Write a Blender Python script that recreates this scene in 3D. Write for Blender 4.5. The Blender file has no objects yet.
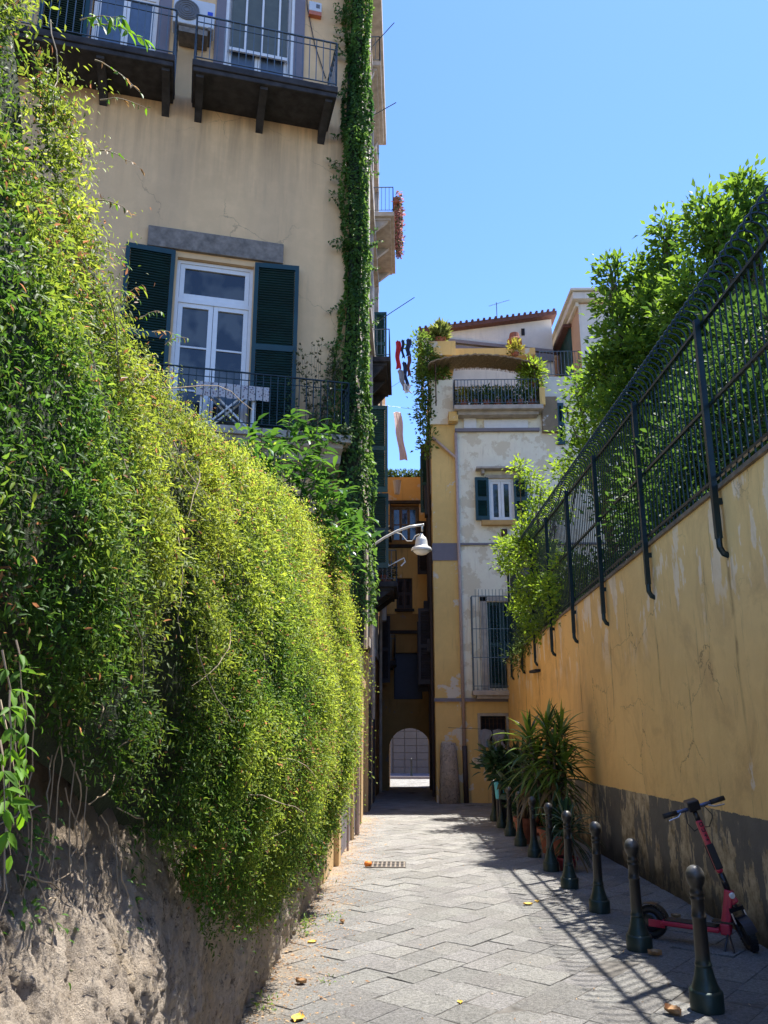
import bpy, math, random
import numpy as np
from mathutils import Vector, Matrix, noise, Euler

random.seed(7); RNG = np.random.default_rng(11)
PI = math.pi
scene = bpy.context.scene
COL = scene.collection
S = 0.0489                       # the lane falls away from the camera by 4.9 cm per metre
EYE = 1.65
def gz(y):                       # height of the lane at distance y
    return -S*min(max(y, -30.0), 60.0)

# ------------------------------------------------------------------ camera
FPX = 775.0; TH = math.atan(190/775.); YAW = 0.026
cam_d = bpy.data.cameras.new('camera'); cam = bpy.data.objects.new('camera', cam_d); COL.objects.link(cam)
cam.location = (0, 0, EYE); cam.rotation_euler = (PI/2+TH, 0, YAW)
cam_d.sensor_fit = 'VERTICAL'; cam_d.sensor_height = 24; cam_d.lens = 24*FPX/1024
cam_d.clip_start = 0.05; cam_d.clip_end = 3000
scene.camera = cam
def ray(u, v):
    a = u-384; b = 512-v
    y = FPX*math.cos(TH)-b*math.sin(TH); z = FPX*math.sin(TH)+b*math.cos(TH)
    return (a*math.cos(YAW)-y*math.sin(YAW), a*math.sin(YAW)+y*math.cos(YAW), z)
def onY(u, v, Y):
    d = ray(u, v); t = Y/d[1]; return Vector((d[0]*t, Y, EYE+d[2]*t))
def onG(u, v):
    d = ray(u, v); t = EYE/(-d[2]-S*d[1]); return Vector((d[0]*t, d[1]*t, EYE+d[2]*t))

# ------------------------------------------------------------------ objects
WM = {}
def reg(o, parent, M):
    COL.objects.link(o); o.parent = parent; WM[o.name] = M; return o
def tag(o, label=None, cat=None, group=None, kind=None):
    if label: o['label'] = label
    if cat: o['category'] = cat
    if group: o['group'] = group
    if kind: o['kind'] = kind
    return o
def thing(name, label, cat, loc=(0, 0, 0), rz=0.0, group=None):
    o = bpy.data.objects.new(name, None); o.empty_display_size = .2
    o.location = loc; o.rotation_euler = (0, 0, rz)
    reg(o, None, Matrix.Translation(loc) @ Matrix.Rotation(rz, 4, 'Z'))
    return tag(o, label, cat, group)
def copy_tree(o, parent=None):
    c = o.copy(); COL.objects.link(c); c.parent = parent
    for ch in list(o.children): copy_tree(ch, c)
    return c

class MB:
    def __init__(s, M=None): s.v = []; s.f = []; s.M = M or Matrix.Identity(4); s.tint = None; s.cuts = []
    def add(s, vs, fs):
        n = len(s.v); s.cuts.append((n, len(s.f))); s.v += [s.M @ Vector(p) for p in vs]; s.f += [tuple(i+n for i in f) for f in fs]; return s
    def box(s, x0, x1, y0, y1, z0, z1, M=None):
        vs = [(x, y, z) for x in (x0, x1) for y in (y0, y1) for z in (z0, z1)]
        if M: vs = [M @ Vector(p) for p in vs]
        return s.add(vs, [(0,1,3,2),(4,6,7,5),(0,4,5,1),(2,3,7,6),(0,2,6,4),(1,5,7,3)])
    def slope_box(s, x0, x1, y0, y1, f0, f1):   # z0/z1 are functions of y
        vs = [(x, y, f(y)) for x in (x0, x1) for y in (y0, y1) for f in (f0, f1)]
        return s.add(vs, [(0,1,3,2),(4,6,7,5),(0,4,5,1),(2,3,7,6),(0,2,6,4),(1,5,7,3)])
    def bar(s, a, b, w, h=None, up=(0,0,1)):
        h = h or w; a = Vector(a); b = Vector(b); d = (b-a).normalized(); u = Vector(up)
        if abs(d.dot(u)) > .98: u = Vector((0,1,0))
        r = d.cross(u).normalized(); u = r.cross(d).normalized()
        vs = []
        for p in (a, b):
            for i, j in ((-1,-1),(1,-1),(1,1),(-1,1)): vs.append(p+r*(i*w/2)+u*(j*h/2))
        return s.add(vs, [(0,3,2,1),(4,5,6,7),(0,1,5,4),(1,2,6,5),(2,3,7,6),(3,0,4,7)])
    def tube(s, pts, r, n=8, cap=True):
        pts = [Vector(p) for p in pts]; m = len(pts); rr = r if isinstance(r, (list, tuple)) else [r]*m
        vs = []; prev = None
        for i, p in enumerate(pts):
            d = (pts[min(i+1, m-1)]-pts[max(i-1, 0)]).normalized()
            if prev is None:
                u = Vector((0,0,1)) if abs(d.z) < .9 else Vector((1,0,0))
                a = d.cross(u).normalized()
            else:
                a = (prev-d*prev.dot(d)).normalized()
            prev = a; b = d.cross(a)
            for k in range(n):
                t = 2*PI*k/n; vs.append(p+(a*math.cos(t)+b*math.sin(t))*rr[i])
        fs = []
        for i in range(m-1):
            for k in range(n):
                k2 = (k+1) % n; fs.append((i*n+k, i*n+k2, (i+1)*n+k2, (i+1)*n+k))
        if cap: fs += [tuple(range(n-1, -1, -1)), tuple((m-1)*n+k for k in range(n))]
        return s.add(vs, fs)
    def lathe(s, prof, c=(0,0,0), n=20, M=None, cap=True):
        vs = []; m = len(prof)
        for r, z in prof:
            for k in range(n):
                t = 2*PI*k/n; p = Vector((r*math.cos(t), r*math.sin(t), z))
                vs.append((M @ p if M else p)+Vector(c))
        fs = [(i*n+k, i*n+(k+1) % n, (i+1)*n+(k+1) % n, (i+1)*n+k) for i in range(m-1) for k in range(n)]
        if cap: fs += [tuple(range(n-1, -1, -1)), tuple((m-1)*n+k for k in range(n))]
        return s.add(vs, fs)
    def ring(s, c, R, r, axis, n=28, m=8):
        axis = Vector(axis).normalized(); u = Vector((0,0,1)) if abs(axis.z) < .9 else Vector((1,0,0))
        a = axis.cross(u).normalized(); b = axis.cross(a); vs = []
        for i in range(n):
            t = 2*PI*i/n; d = a*math.cos(t)+b*math.sin(t)
            for k in range(m):
                q = 2*PI*k/m; vs.append(Vector(c)+d*(R+r*math.cos(q))+axis*(r*math.sin(q)))
        fs = [(i*m+k, ((i+1) % n)*m+k, ((i+1) % n)*m+(k+1) % m, i*m+(k+1) % m) for i in range(n) for k in range(m)]
        return s.add(vs, fs)
    def prism(s, poly, z0, z1):
        n = len(poly); vs = [(x, y, z0) for x, y in poly]+[(x, y, z1) for x, y in poly]
        fs = [tuple(range(n-1, -1, -1)), tuple(range(n, 2*n))]+[(i, (i+1) % n, n+(i+1) % n, n+i) for i in range(n)]
        return s.add(vs, fs)
    def facade(s, x0, x1, z0, z1, y, holes, depth):
        """front sheet in the plane y (outside is -y) with rectangular openings and their reveals"""
        xs = sorted({x0, x1, *[h[0] for h in holes], *[h[1] for h in holes]}); zs = sorted({z0, z1, *[h[2] for h in holes], *[h[3] for h in holes]})
        for i in range(len(xs)-1):
            for j in range(len(zs)-1):
                cx = (xs[i]+xs[i+1])/2; cz = (zs[j]+zs[j+1])/2
                if any(h[0] < cx < h[1] and h[2] < cz < h[3] for h in holes): continue
                s.add([(xs[i], y, zs[j]), (xs[i+1], y, zs[j]), (xs[i+1], y, zs[j+1]), (xs[i], y, zs[j+1])], [(0,1,2,3)])
        for a, b, c, d in holes:
            q = [(a, c), (b, c), (b, d), (a, d)]
            for k in range(4):
                (xa, za), (xb, zb) = q[k], q[(k+1) % 4]
                s.add([(xa, y, za), (xb, y, zb), (xb, y+depth, zb), (xa, y+depth, za)], [(0,3,2,1)])
        return s
    def build_each(s, name, mat, parent=None, bevel=0, smooth=False, per=1):
        c = s.cuts[::per]+[(len(s.v), len(s.f))]; out = []
        for (v0, f0), (v1, f1) in zip(c[:-1], c[1:]):
            q = MB(); q.v = s.v[v0:v1]; q.f = [tuple(i-v0 for i in f) for f in s.f[f0:f1]]; out.append(q.build(name, mat, parent, bevel, smooth))
        return out
    def build(s, name, mat, parent=None, bevel=0, smooth=False):
        P = WM[parent.name] if parent is not None else None
        if P is None:
            xs = [p.x for p in s.v]; ys = [p.y for p in s.v]; zs = [p.z for p in s.v]
            loc = Vector(((min(xs)+max(xs))/2, (min(ys)+max(ys))/2, min(zs)))
            M = Matrix.Translation(loc)
        else: M = P
        inv = M.inverted()
        me = bpy.data.meshes.new(name); me.from_pydata([inv @ p for p in s.v], [], s.f); me.update()
        me.materials.append(mat)
        if smooth: me.polygons.foreach_set('use_smooth', [True]*len(me.polygons))
        if s.tint is not None: set_tint(me, np.array(s.tint))
        o = bpy.data.objects.new(name, me)
        if P is None: o.location = loc
        reg(o, parent, M)
        if bevel:
            b = o.modifiers.new('bevel', 'BEVEL'); b.width = bevel; b.segments = 2; b.limit_method = 'ANGLE'
        return o

def set_tint(me, arr):
    a = me.attributes.new('tint', 'FLOAT_COLOR', 'POINT')
    c = np.ones((len(me.vertices), 4), dtype=np.float32); c[:, :3] = arr[:, :3]; a.data.foreach_set('color', c.ravel())

def np_mesh(name, V, faces_flat, starts, tint, mat, parent=None, smooth=False):
    V = np.asarray(V, dtype=np.float64)
    if parent is not None: M = WM[parent.name]
    else: M = Matrix.Translation(Vector((float(V[:,0].mean()), float(V[:,1].mean()), float(V[:,2].min()))))
    inv = np.array(M.inverted()); V = V @ inv[:3,:3].T+inv[:3,3]
    me = bpy.data.meshes.new(name)
    me.vertices.add(len(V)); me.vertices.foreach_set('co', V.astype(np.float32).ravel())
    me.loops.add(len(faces_flat)); me.loops.foreach_set('vertex_index', faces_flat.astype(np.int32))
    me.polygons.add(len(starts)); me.polygons.foreach_set('loop_start', starts.astype(np.int32))
    me.update(calc_edges=True); me.validate()
    me.materials.append(mat)
    if smooth: me.polygons.foreach_set('use_smooth', np.ones(len(starts), dtype=bool))
    set_tint(me, tint)
    o = bpy.data.objects.new(name, me)
    if parent is None: o.location = M.translation
    return reg(o, parent, M)

def nrm(a): return a/np.maximum(np.linalg.norm(a, axis=1, keepdims=True), 1e-9)
def leaf_mesh(name, P, D, N, L, W, tint, mat, parent=None, lod=0, cup=.18, droop=.15):
    """one blade per row: base P, direction D, face normal N, length L, width W"""
    D = nrm(D); Sd = nrm(np.cross(D, N)); N = np.cross(Sd, D); n = len(P); L = L[:, None]; W = W[:, None]
    if lod == 0:
        a = [P, P+D*L*.30+Sd*W*.46+N*W*cup, P+D*L*.68+Sd*W*.36+N*W*cup-N*L*droop*.4, P+D*L-N*L*droop, P+D*L*.68-Sd*W*.36+N*W*cup-N*L*droop*.4, P+D*L*.30-Sd*W*.46+N*W*cup, P+D*L*.35, P+D*L*.7-N*L*droop*.4]
        V = np.stack(a, 1).reshape(-1, 3); k = 8
        pat = np.array([0,1,6, 1,2,7,6, 2,3,7, 3,4,7, 4,5,6,7, 5,0,6]); st = np.array([0,3,7,10,13,17]); ln = 20
    else:
        a = [P, P+D*L*.42+Sd*W*.5+N*W*cup, P+D*L-N*L*droop, P+D*L*.42-Sd*W*.5+N*W*cup]
        V = np.stack(a, 1).reshape(-1, 3); k = 4
        pat = np.array([0,1,2, 0,2,3]); st = np.array([0,3]); ln = 6
    F = (pat[None, :]+np.arange(n)[:, None]*k).ravel(); ST = (st[None, :]+np.arange(n)[:, None]*ln).ravel()
    return np_mesh(name, V, F, ST, np.repeat(tint, k, axis=0), mat, parent)

# ------------------------------------------------------------------ materials
def nodes(name):
    m = bpy.data.materials.new(name); m.use_nodes = True; nt = m.node_tree
    return m, nt, nt.nodes['Principled BSDF']
def N(nt, t, **kw):
    n = nt.nodes.new(t)
    for k, v in kw.items():
        if k.startswith('_'): setattr(n, k[1:], v)
        else: n.inputs[k.replace('__', ' ')].default_value = v
    return n
def c4(c): return (c[0], c[1], c[2], 1)
def coord(nt, scale=(1,1,1), rot=(0,0,0), kind='pos'):
    mp = nt.nodes.new('ShaderNodeMapping'); mp.inputs['Scale'].default_value = scale; mp.inputs['Rotation'].default_value = rot
    if kind == 'pos':
        g = nt.nodes.new('ShaderNodeNewGeometry'); nt.links.new(g.outputs['Position'], mp.inputs['Vector'])
    else:
        g = nt.nodes.new('ShaderNodeTexCoord'); nt.links.new(g.outputs['Object'], mp.inputs['Vector'])
    return mp.outputs['Vector']
def noise_n(nt, vec, sc, det=5, rough=.55, dist=0):
    n = N(nt, 'ShaderNodeTexNoise', Scale=sc, Detail=det, Roughness=rough, Distortion=dist); nt.links.new(vec, n.inputs['Vector']); return n.outputs['Fac']
def ramp(nt, f, lo, hi):
    r = nt.nodes.new('ShaderNodeMapRange'); r.inputs['From Min'].default_value = lo; r.inputs['From Max'].default_value = hi
    r.clamp = True; nt.links.new(f, r.inputs['Value']); return r.outputs['Result']
def mixc(nt, f, a, b):
    m = nt.nodes.new('ShaderNodeMix'); m.data_type = 'RGBA'
    for s_, x in ((m.inputs[0], f), (m.inputs[6], a), (m.inputs[7], b)):
        if isinstance(x, (int, float)): s_.default_value = x
        elif isinstance(x, (tuple, list)): s_.default_value = c4(x)
        else: nt.links.new(x, s_)
    return m.outputs[2]
def math_n(nt, op, a, b=None):
    m = nt.nodes.new('ShaderNodeMath'); m.operation = op
    for s_, x in ((m.inputs[0], a), (m.inputs[1], b)):
        if x is None: continue
        if isinstance(x, (int, float)): s_.default_value = x
        else: nt.links.new(x, s_)
    return m.outputs[0]
def bump(nt, bsdf, h, st=.3, d=.02):
    b = N(nt, 'ShaderNodeBump', Strength=st, Distance=d); nt.links.new(h, b.inputs['Height']); nt.links.new(b.outputs['Normal'], bsdf.inputs['Normal'])
def plain(name, c, rough=.6, metal=0, var=.12, bumpy=0, sc=8):
    m, nt, b = nodes(name); v = coord(nt, kind='obj'); n = noise_n(nt, v, sc, 6)
    nt.links.new(mixc(nt, ramp(nt, n, .3, .7), tuple(x*(1-var) for x in c), tuple(min(1, x*(1+var)) for x in c)), b.inputs['Base Color'])
    b.inputs['Roughness'].default_value = rough; b.inputs['Metallic'].default_value = metal
    if bumpy: bump(nt, b, noise_n(nt, v, sc*5, 4), bumpy, .01)
    return m
def plaster(name, c, dark=.62, streak=.5, stain=(.16,.11,.06), peel=None, peel_amt=.0, sc=1.0, extra=None, axis='y', bmp=.25, seed=0):
    """aged plaster: broad tone drift, vertical run-off streaks, dirt, peeled spots that show an older coat"""
    m, nt, b = nodes(name); p = coord(nt)
    off = nt.nodes.new('ShaderNodeVectorMath'); off.operation = 'ADD'; off.inputs[1].default_value = (seed*7.3, seed*3.1, seed*1.7); nt.links.new(p, off.inputs[0]); p = off.outputs[0]
    big = noise_n(nt, p, .55*sc, 6, .6); col = mixc(nt, ramp(nt, big, .3, .72), tuple(x*dark for x in c), c)
    mid = noise_n(nt, p, 3.2*sc, 8, .65); col = mixc(nt, math_n(nt, 'MULTIPLY', ramp(nt, mid, .45, .8), .35), col, tuple(min(1, x*1.25) for x in c))
    sv = nt.nodes.new('ShaderNodeMapping'); sv.inputs['Scale'].default_value = (5.5, 5.5, .55); nt.links.new(p, sv.inputs['Vector'])
    st = noise_n(nt, sv.outputs[0], 1.6*sc, 7, .62)
    brk = noise_n(nt, p, 1.1*sc, 4)
    sm = math_n(nt, 'MULTIPLY', math_n(nt, 'MULTIPLY', ramp(nt, st, .54, .74), ramp(nt, brk, .38, .62)), streak)
    col = mixc(nt, sm, col, stain)
    h = mid
    if peel:
        pn = noise_n(nt, p, 1.5*sc, 9, .66); pm = ramp(nt, pn, .655-peel_amt, .685-peel_amt)
        col = mixc(nt, pm, col, peel); h = math_n(nt, 'SUBTRACT', math_n(nt, 'MULTIPLY', mid, .4), pm)
    if extra: col = extra(nt, p, col)
    nt.links.new(col, b.inputs['Base Color']); b.inputs['Roughness'].default_value = .92
    b.inputs['Specular IOR Level'].default_value = .2
    fine = noise_n(nt, p, 26, 5); bump(nt, b, math_n(nt, 'ADD', h, math_n(nt, 'MULTIPLY', fine, .4)), bmp, .03)
    return m
def cracks(nt, p, col, sc=.55, wdt=.006, c=(.12,.085,.055), amt=.8):
    d = noise_n(nt, p, 2.3, 6, .7); ad = nt.nodes.new('ShaderNodeVectorMath'); ad.operation = 'SCALE'; nt.links.new(p, ad.inputs[0]); ad.inputs['Scale'].default_value = 1
    w2 = N(nt, 'ShaderNodeTexNoise', Scale=1.9, Detail=7.0, Roughness=.65); nt.links.new(p, w2.inputs['Vector'])
    mx = nt.nodes.new('ShaderNodeMix'); mx.data_type = 'VECTOR'; mx.inputs[0].default_value = .32; nt.links.new(ad.outputs[0], mx.inputs[4]); nt.links.new(w2.outputs['Color'], mx.inputs[5])
    v = nt.nodes.new('ShaderNodeTexVoronoi'); v.feature = 'DISTANCE_TO_EDGE'; v.inputs['Scale'].default_value = sc*1.4; nt.links.new(mx.outputs[1], v.inputs['Vector'])
    m = math_n(nt, 'MULTIPLY', ramp(nt, v.outputs['Distance'], wdt, wdt*.2), ramp(nt, noise_n(nt, p, .7, 3), .50, .60))
    return mixc(nt, math_n(nt, 'MULTIPLY', m, amt), col, c)
def foliage(name, trans=.35, rough=.42, spec=.5):
    m, nt, b = nodes(name); a = nt.nodes.new('ShaderNodeAttribute'); a.attribute_name = 'tint'
    nt.links.new(a.outputs['Color'], b.inputs['Base Color']); b.inputs['Roughness'].default_value = rough; b.inputs['Specular IOR Level'].default_value = spec
    t = nt.nodes.new('ShaderNodeBsdfTranslucent'); hs = N(nt, 'ShaderNodeHueSaturation', Hue=.487, Saturation=1.05, Value=2.5)
    nt.links.new(a.outputs['Color'], hs.inputs['Color']); nt.links.new(hs.outputs['Color'], t.inputs['Color'])
    mx = N(nt, 'ShaderNodeMixShader'); mx.inputs[0].default_value = trans
    nt.links.new(b.outputs[0], mx.inputs[1]); nt.links.new(t.outputs[0], mx.inputs[2]); nt.links.new(mx.outputs[0], nt.nodes['Material Output'].inputs['Surface'])
    return m

M = {}
M['leaf'] = foliage('leaf_green', .4, .55, .25); M['leaf_thick'] = foliage('leaf_glossy', .25, .3, .6)
M['blade'] = foliage('blade_leaf', .25, .35)
M['twig'] = plain('dry_twig', (.36,.28,.19), .8); M['bark'] = plain('bark', (.12,.09,.06), .9, bumpy=.6, sc=14)
M['ivy_core'] = plain('ivy_inner_stems', (.018,.028,.010), .9, var=.5, bumpy=1, sc=9)
M['green_paint'] = plain('green_shutter_paint', (.004,.034,.034), .42, var=.25, sc=3)
M['green_paint_old'] = plain('faded_green_shutter_paint', (.010,.055,.047), .55, var=.35, sc=3)
M['white_paint'] = plain('white_joinery_paint', (.72,.70,.66), .45, var=.05)
M['iron'] = plain('painted_iron', (.016,.030,.032), .45, .3, var=.3)
M['iron_grey'] = plain('grey_blue_iron', (.10,.13,.15), .5, .3, var=.2)
M['rust'] = plain('rusty_iron', (.07,.035,.02), .8, .2, var=.4)
M['fence'] = plain('dark_green_fence_paint', (.008,.022,.024), .35, .3, var=.3)
M['glass'] = None
def glassy(name, c=(.012,.016,.02), rough=.06):
    m, nt, b = nodes(name); b.inputs['Base Color'].default_value = c4(c); b.inputs['Roughness'].default_value = rough; b.inputs['Specular IOR Level'].default_value = .9
    n = noise_n(nt, coord(nt), 1.3, 2); bump(nt, b, n, .05, .05); return m
M['glass'] = glassy('window_glass')
def curtain_glass():
    m, nt, b = nodes('window_glass_with_curtain'); v = coord(nt, (1, 1, .8), kind='obj'); n = noise_n(nt, v, 2.2, 2, .5)
    nt.links.new(mixc(nt, ramp(nt, n, .42, .56), (.015,.016,.013), (.08,.08,.065)), b.inputs['Base Color']); b.inputs['Roughness'].default_value = .08; b.inputs['Specular IOR Level'].default_value = .8; return m
M['curtain'] = curtain_glass()
M['roller'] = plain('olive_frosted_glass', (.10,.105,.075), .35)
M['blue_door'] = plain('blue_grey_door', (.09,.13,.19), .5)
M['stone_grey'] = plain('grey_piperno_stone', (.20,.165,.13), .9, var=.35, bumpy=.5, sc=9)
M['stone_dark'] = plain('sooty_balcony_stone', (.035,.032,.032), .95, var=.5, bumpy=.4, sc=5)
M['stone_pale'] = plain('pale_balcony_stone', (.38,.33,.27), .9, var=.25, bumpy=.3, sc=4)
M['ac'] = plain('white_appliance', (.55,.56,.56), .5, var=.05); M['ac_dark'] = plain('fan_grille', (.12,.12,.12), .6)
M['terracotta'] = plain('terracotta', (.30,.10,.055), .85, var=.25, sc=12); M['red_pot'] = plain('red_plastic_pot', (.28,.03,.03), .5)
M['cyan'] = plain('cyan_plastic', (.06,.42,.52), .5); M['soil'] = plain('soil', (.04,.03,.02), 1)
M['red'] = plain('coral_red_paint', (.46,.025,.055), .32, var=.06); M['black'] = plain('black_rubber', (.012,.012,.013), .6)
M['black_gloss'] = plain('black_plastic', (.015,.015,.018), .3); M['blue_metal'] = plain('blue_grey_metal', (.10,.13,.22), .3, .7)
M['steel'] = plain('bare_steel', (.5,.5,.5), .3, .9); M['pale_metal'] = plain('pale_lamp_enamel', (.62,.60,.54), .4, .1)
M['bulb'] = plain('lamp_glass', (.75,.75,.70), .2)
M['pink_pipe'] = plain('faded_pink_pipe', (.46,.33,.27), .7); M['dark_pipe'] = plain('dark_cast_iron_pipe', (.05,.035,.035), .6)
M['roof'] = plain('red_brown_roof_tile', (.12,.05,.04), .85, var=.3, bumpy=.5, sc=10)
M['bamboo'] = plain('weathered_reed_matting', (.26,.20,.13), .95, var=.5, bumpy=.8, sc=22)
M['door_dark'] = plain('dark_wood', (.035,.030,.035), .7, var=.3)
M['interior'] = plain('dark_interior', (.02,.02,.022), .95)
M['navy'] = plain('navy_door_paint', (.012,.02,.06), .5)
M['cloth_red'] = plain('red_cloth', (.45,.02,.03), .9); M['cloth_navy'] = plain('navy_cloth', (.02,.03,.07), .9)
M['cloth_white'] = plain('white_cloth', (.65,.63,.62), .9); M['cloth_grey'] = plain('grey_cloth', (.22,.23,.26), .9)
M['cloth_brown'] = plain('brown_cloth', (.14,.05,.035), .9); M['cloth_pink'] = plain('pale_pink_sheet', (.88,.80,.77), .9)
M['dead_leaf'] = plain('brown_dead_leaf', (.38,.23,.11), .8, var=.4, sc=30); M['yellow_leaf'] = plain('yellow_fallen_leaf', (.62,.40,.06), .7, var=.2, sc=20)
M['orange'] = plain('orange_peel', (.65,.18,.02), .6)

_nt = M['cloth_pink'].node_tree; _t = _nt.nodes.new('ShaderNodeBsdfTranslucent'); _t.inputs['Color'].default_value = (.92,.84,.82,1); _m = _nt.nodes.new('ShaderNodeMixShader'); _m.inputs[0].default_value = .6
_nt.links.new(_nt.nodes['Principled BSDF'].outputs[0], _m.inputs[1]); _nt.links.new(_t.outputs[0], _m.inputs[2]); _nt.links.new(_m.outputs[0], _nt.nodes['Material Output'].inputs['Surface'])
def cream_extra(nt, p, col):
    # rain-washed soot below the balconies: broad vertical bands
    mp = nt.nodes.new('ShaderNodeMapping'); mp.inputs['Scale'].default_value = (1.1,1.1,.12); nt.links.new(p, mp.inputs['Vector'])
    n = noise_n(nt, mp.outputs[0], 1.2, 3); col = cracks(nt, p, col, amt=.4)
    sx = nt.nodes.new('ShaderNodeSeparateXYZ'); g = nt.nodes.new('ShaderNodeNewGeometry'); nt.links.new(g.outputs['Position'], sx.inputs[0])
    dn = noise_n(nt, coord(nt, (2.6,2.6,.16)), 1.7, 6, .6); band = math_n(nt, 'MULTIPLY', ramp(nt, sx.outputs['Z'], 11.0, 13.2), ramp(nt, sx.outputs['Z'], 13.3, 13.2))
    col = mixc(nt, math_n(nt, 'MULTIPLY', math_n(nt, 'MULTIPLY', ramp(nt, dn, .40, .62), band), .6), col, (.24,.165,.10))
    return mixc(nt, math_n(nt, 'MULTIPLY', ramp(nt, n, .45, .7), .35), col, (.34,.24,.15))
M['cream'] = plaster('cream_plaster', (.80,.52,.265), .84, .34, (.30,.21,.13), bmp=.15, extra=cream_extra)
M['cream_side'] = plaster('street_side_plaster', (.58,.46,.33), .75, .4, (.18,.13,.09), (.42,.38,.33), .06, seed=2)
M['grey_trim'] = plaster('grey_lilac_trim', (.22,.20,.22), .8, .2, (.12,.11,.11), seed=3)
M['yellow_low'] = plaster('yellow_base_plaster', (.62,.44,.23), .8, .4, (.25,.17,.11), (.45,.40,.34), .06, seed=4)
M['ochre'] = plaster('ochre_plaster', (.76,.50,.18), .84, .5, (.22,.14,.07), (.66,.58,.46), .075, seed=5)
M['orange_side'] = plaster('orange_plaster', (.40,.22,.08), .7, .5, (.16,.1,.06), (.45,.38,.3), .05, seed=6)
M['ochre_dark'] = plaster('alley_shade_plaster', (.42,.25,.09), .7, .6, (.06,.04,.03), (.25,.2,.15), .05, seed=15)  # browner than the ochre: the alley's shade is painted into this plaster colour
M['white_old'] = plaster('old_white_plaster', (.90,.80,.60), .86, .6, (.34,.26,.17), (.70,.59,.41), .14, seed=7)
M['pink'] = plaster('pink_plaster', (.62,.40,.27), .85, .2, seed=8)
M['white_new'] = plaster('pale_grey_plaster', (.76,.70,.61), .8, .4, (.34,.32,.30), seed=9)
M['grey_block'] = plaster('grey_ashlar', (.20,.19,.18), .8, .3, (.1,.1,.1), seed=10)

def wall_right_extra(nt, p, col):
    # grey painted dado up to 1.02 m above the sloping lane, flaking away; pale filler patches higher up
    sx = nt.nodes.new('ShaderNodeSeparateXYZ'); g = nt.nodes.new('ShaderNodeNewGeometry'); nt.links.new(g.outputs['Position'], sx.inputs[0])
    h = math_n(nt, 'ADD', sx.outputs['Z'], math_n(nt, 'MULTIPLY', sx.outputs['Y'], S))
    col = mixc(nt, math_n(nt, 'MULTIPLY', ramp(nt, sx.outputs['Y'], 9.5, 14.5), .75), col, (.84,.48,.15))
    wob = math_n(nt, 'MULTIPLY', math_n(nt, 'SUBTRACT', noise_n(nt, p, 2.2, 4), .5), .10); dsum = None
    for py in (2.9,5.05,7.2,9.4,11.6,13.7,15.8,17.9,19.9):
        a_ = math_n(nt, 'ABSOLUTE', math_n(nt, 'SUBTRACT', math_n(nt, 'ADD', sx.outputs['Y'], wob), py+.02)); q_ = ramp(nt, a_, .045, .012)
        dsum = q_ if dsum is None else math_n(nt, 'MAXIMUM', dsum, q_)
    fade = math_n(nt, 'MULTIPLY', ramp(nt, h, 1.5, 2.6), ramp(nt, h, 3.36, 3.30)); brk_ = ramp(nt, noise_n(nt, coord(nt, (3,3,1.2)), 1.5, 6), .42, .6)
    col = mixc(nt, math_n(nt, 'MULTIPLY', math_n(nt, 'MULTIPLY', dsum, fade), math_n(nt, 'MULTIPLY', brk_, .85)), col, (.13,.08,.035))
    dado = math_n(nt, 'LESS_THAN', math_n(nt, 'ADD', h, math_n(nt, 'MULTIPLY', math_n(nt, 'SUBTRACT', noise_n(nt, p, 9, 9, .75), .5), .06)), 1.03)
    fl = coord(nt, (1.9,1.9,.8)); n = noise_n(nt, fl, 1.15, 10, .68)
    keep = ramp(nt, math_n(nt, 'ADD', n, math_n(nt, 'MULTIPLY', h, .045)), .505, .52)
    gn = noise_n(nt, p, 5, 6); grey = mixc(nt, gn, (.11,.10,.083), (.19,.172,.14))
    n3 = noise_n(nt, p, 7, 8, .7); under = mixc(nt, ramp(nt, n3, .35, .65), (.20,.15,.08), (.58,.47,.30))
    dcol = mixc(nt, keep, under, grey)
    damp = ramp(nt, math_n(nt, 'SUBTRACT', h, math_n(nt, 'MULTIPLY', noise_n(nt, p, 2.5, 5), .6)), .12, -.2)
    dcol = mixc(nt, math_n(nt, 'MULTIPLY', damp, .8), dcol, (.018,.017,.010))
    fp = coord(nt, (2.2,2.2,.9)); pn = noise_n(nt, fp, .9, 7, .6); hi = ramp(nt, h, 2.6, 3.2)
    patch = math_n(nt, 'MULTIPLY', ramp(nt, pn, .555, .57), hi)
    col = mixc(nt, math_n(nt, 'MULTIPLY', patch, .8), col, (.85,.68,.46))
    # brown weather stains in broad cloudy bands
    bp = noise_n(nt, coord(nt, (1,1,.75)), 1.3, 10, .72, .9); col = mixc(nt, math_n(nt, 'MULTIPLY', ramp(nt, bp, .48, .68), .5), col, (.45,.26,.11))
    dk = coord(nt, (9,9,.75)); dn = noise_n(nt, dk, 1.3, 7, .65); col = mixc(nt, math_n(nt, 'MULTIPLY', ramp(nt, dn, .62, .72), .5), col, (.20,.13,.06))
    sp = noise_n(nt, coord(nt, (2.5,2.5,1.1)), 1.3, 9, .7); sp2 = math_n(nt, 'MULTIPLY', ramp(nt, sp, .66, .675), ramp(nt, h, 2.0, 1.2))
    col = mixc(nt, sp2, col, (.72,.60,.44))
    return mixc(nt, dado, cracks(nt, p, col, .9, .006, (.16,.10,.05), .7), dcol)
M['wall_right'] = plaster('ochre_garden_wall_plaster', (.85,.565,.225), .86, .3, (.22,.13,.05), sc=1.0, extra=wall_right_extra, bmp=.35, seed=1)

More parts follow.
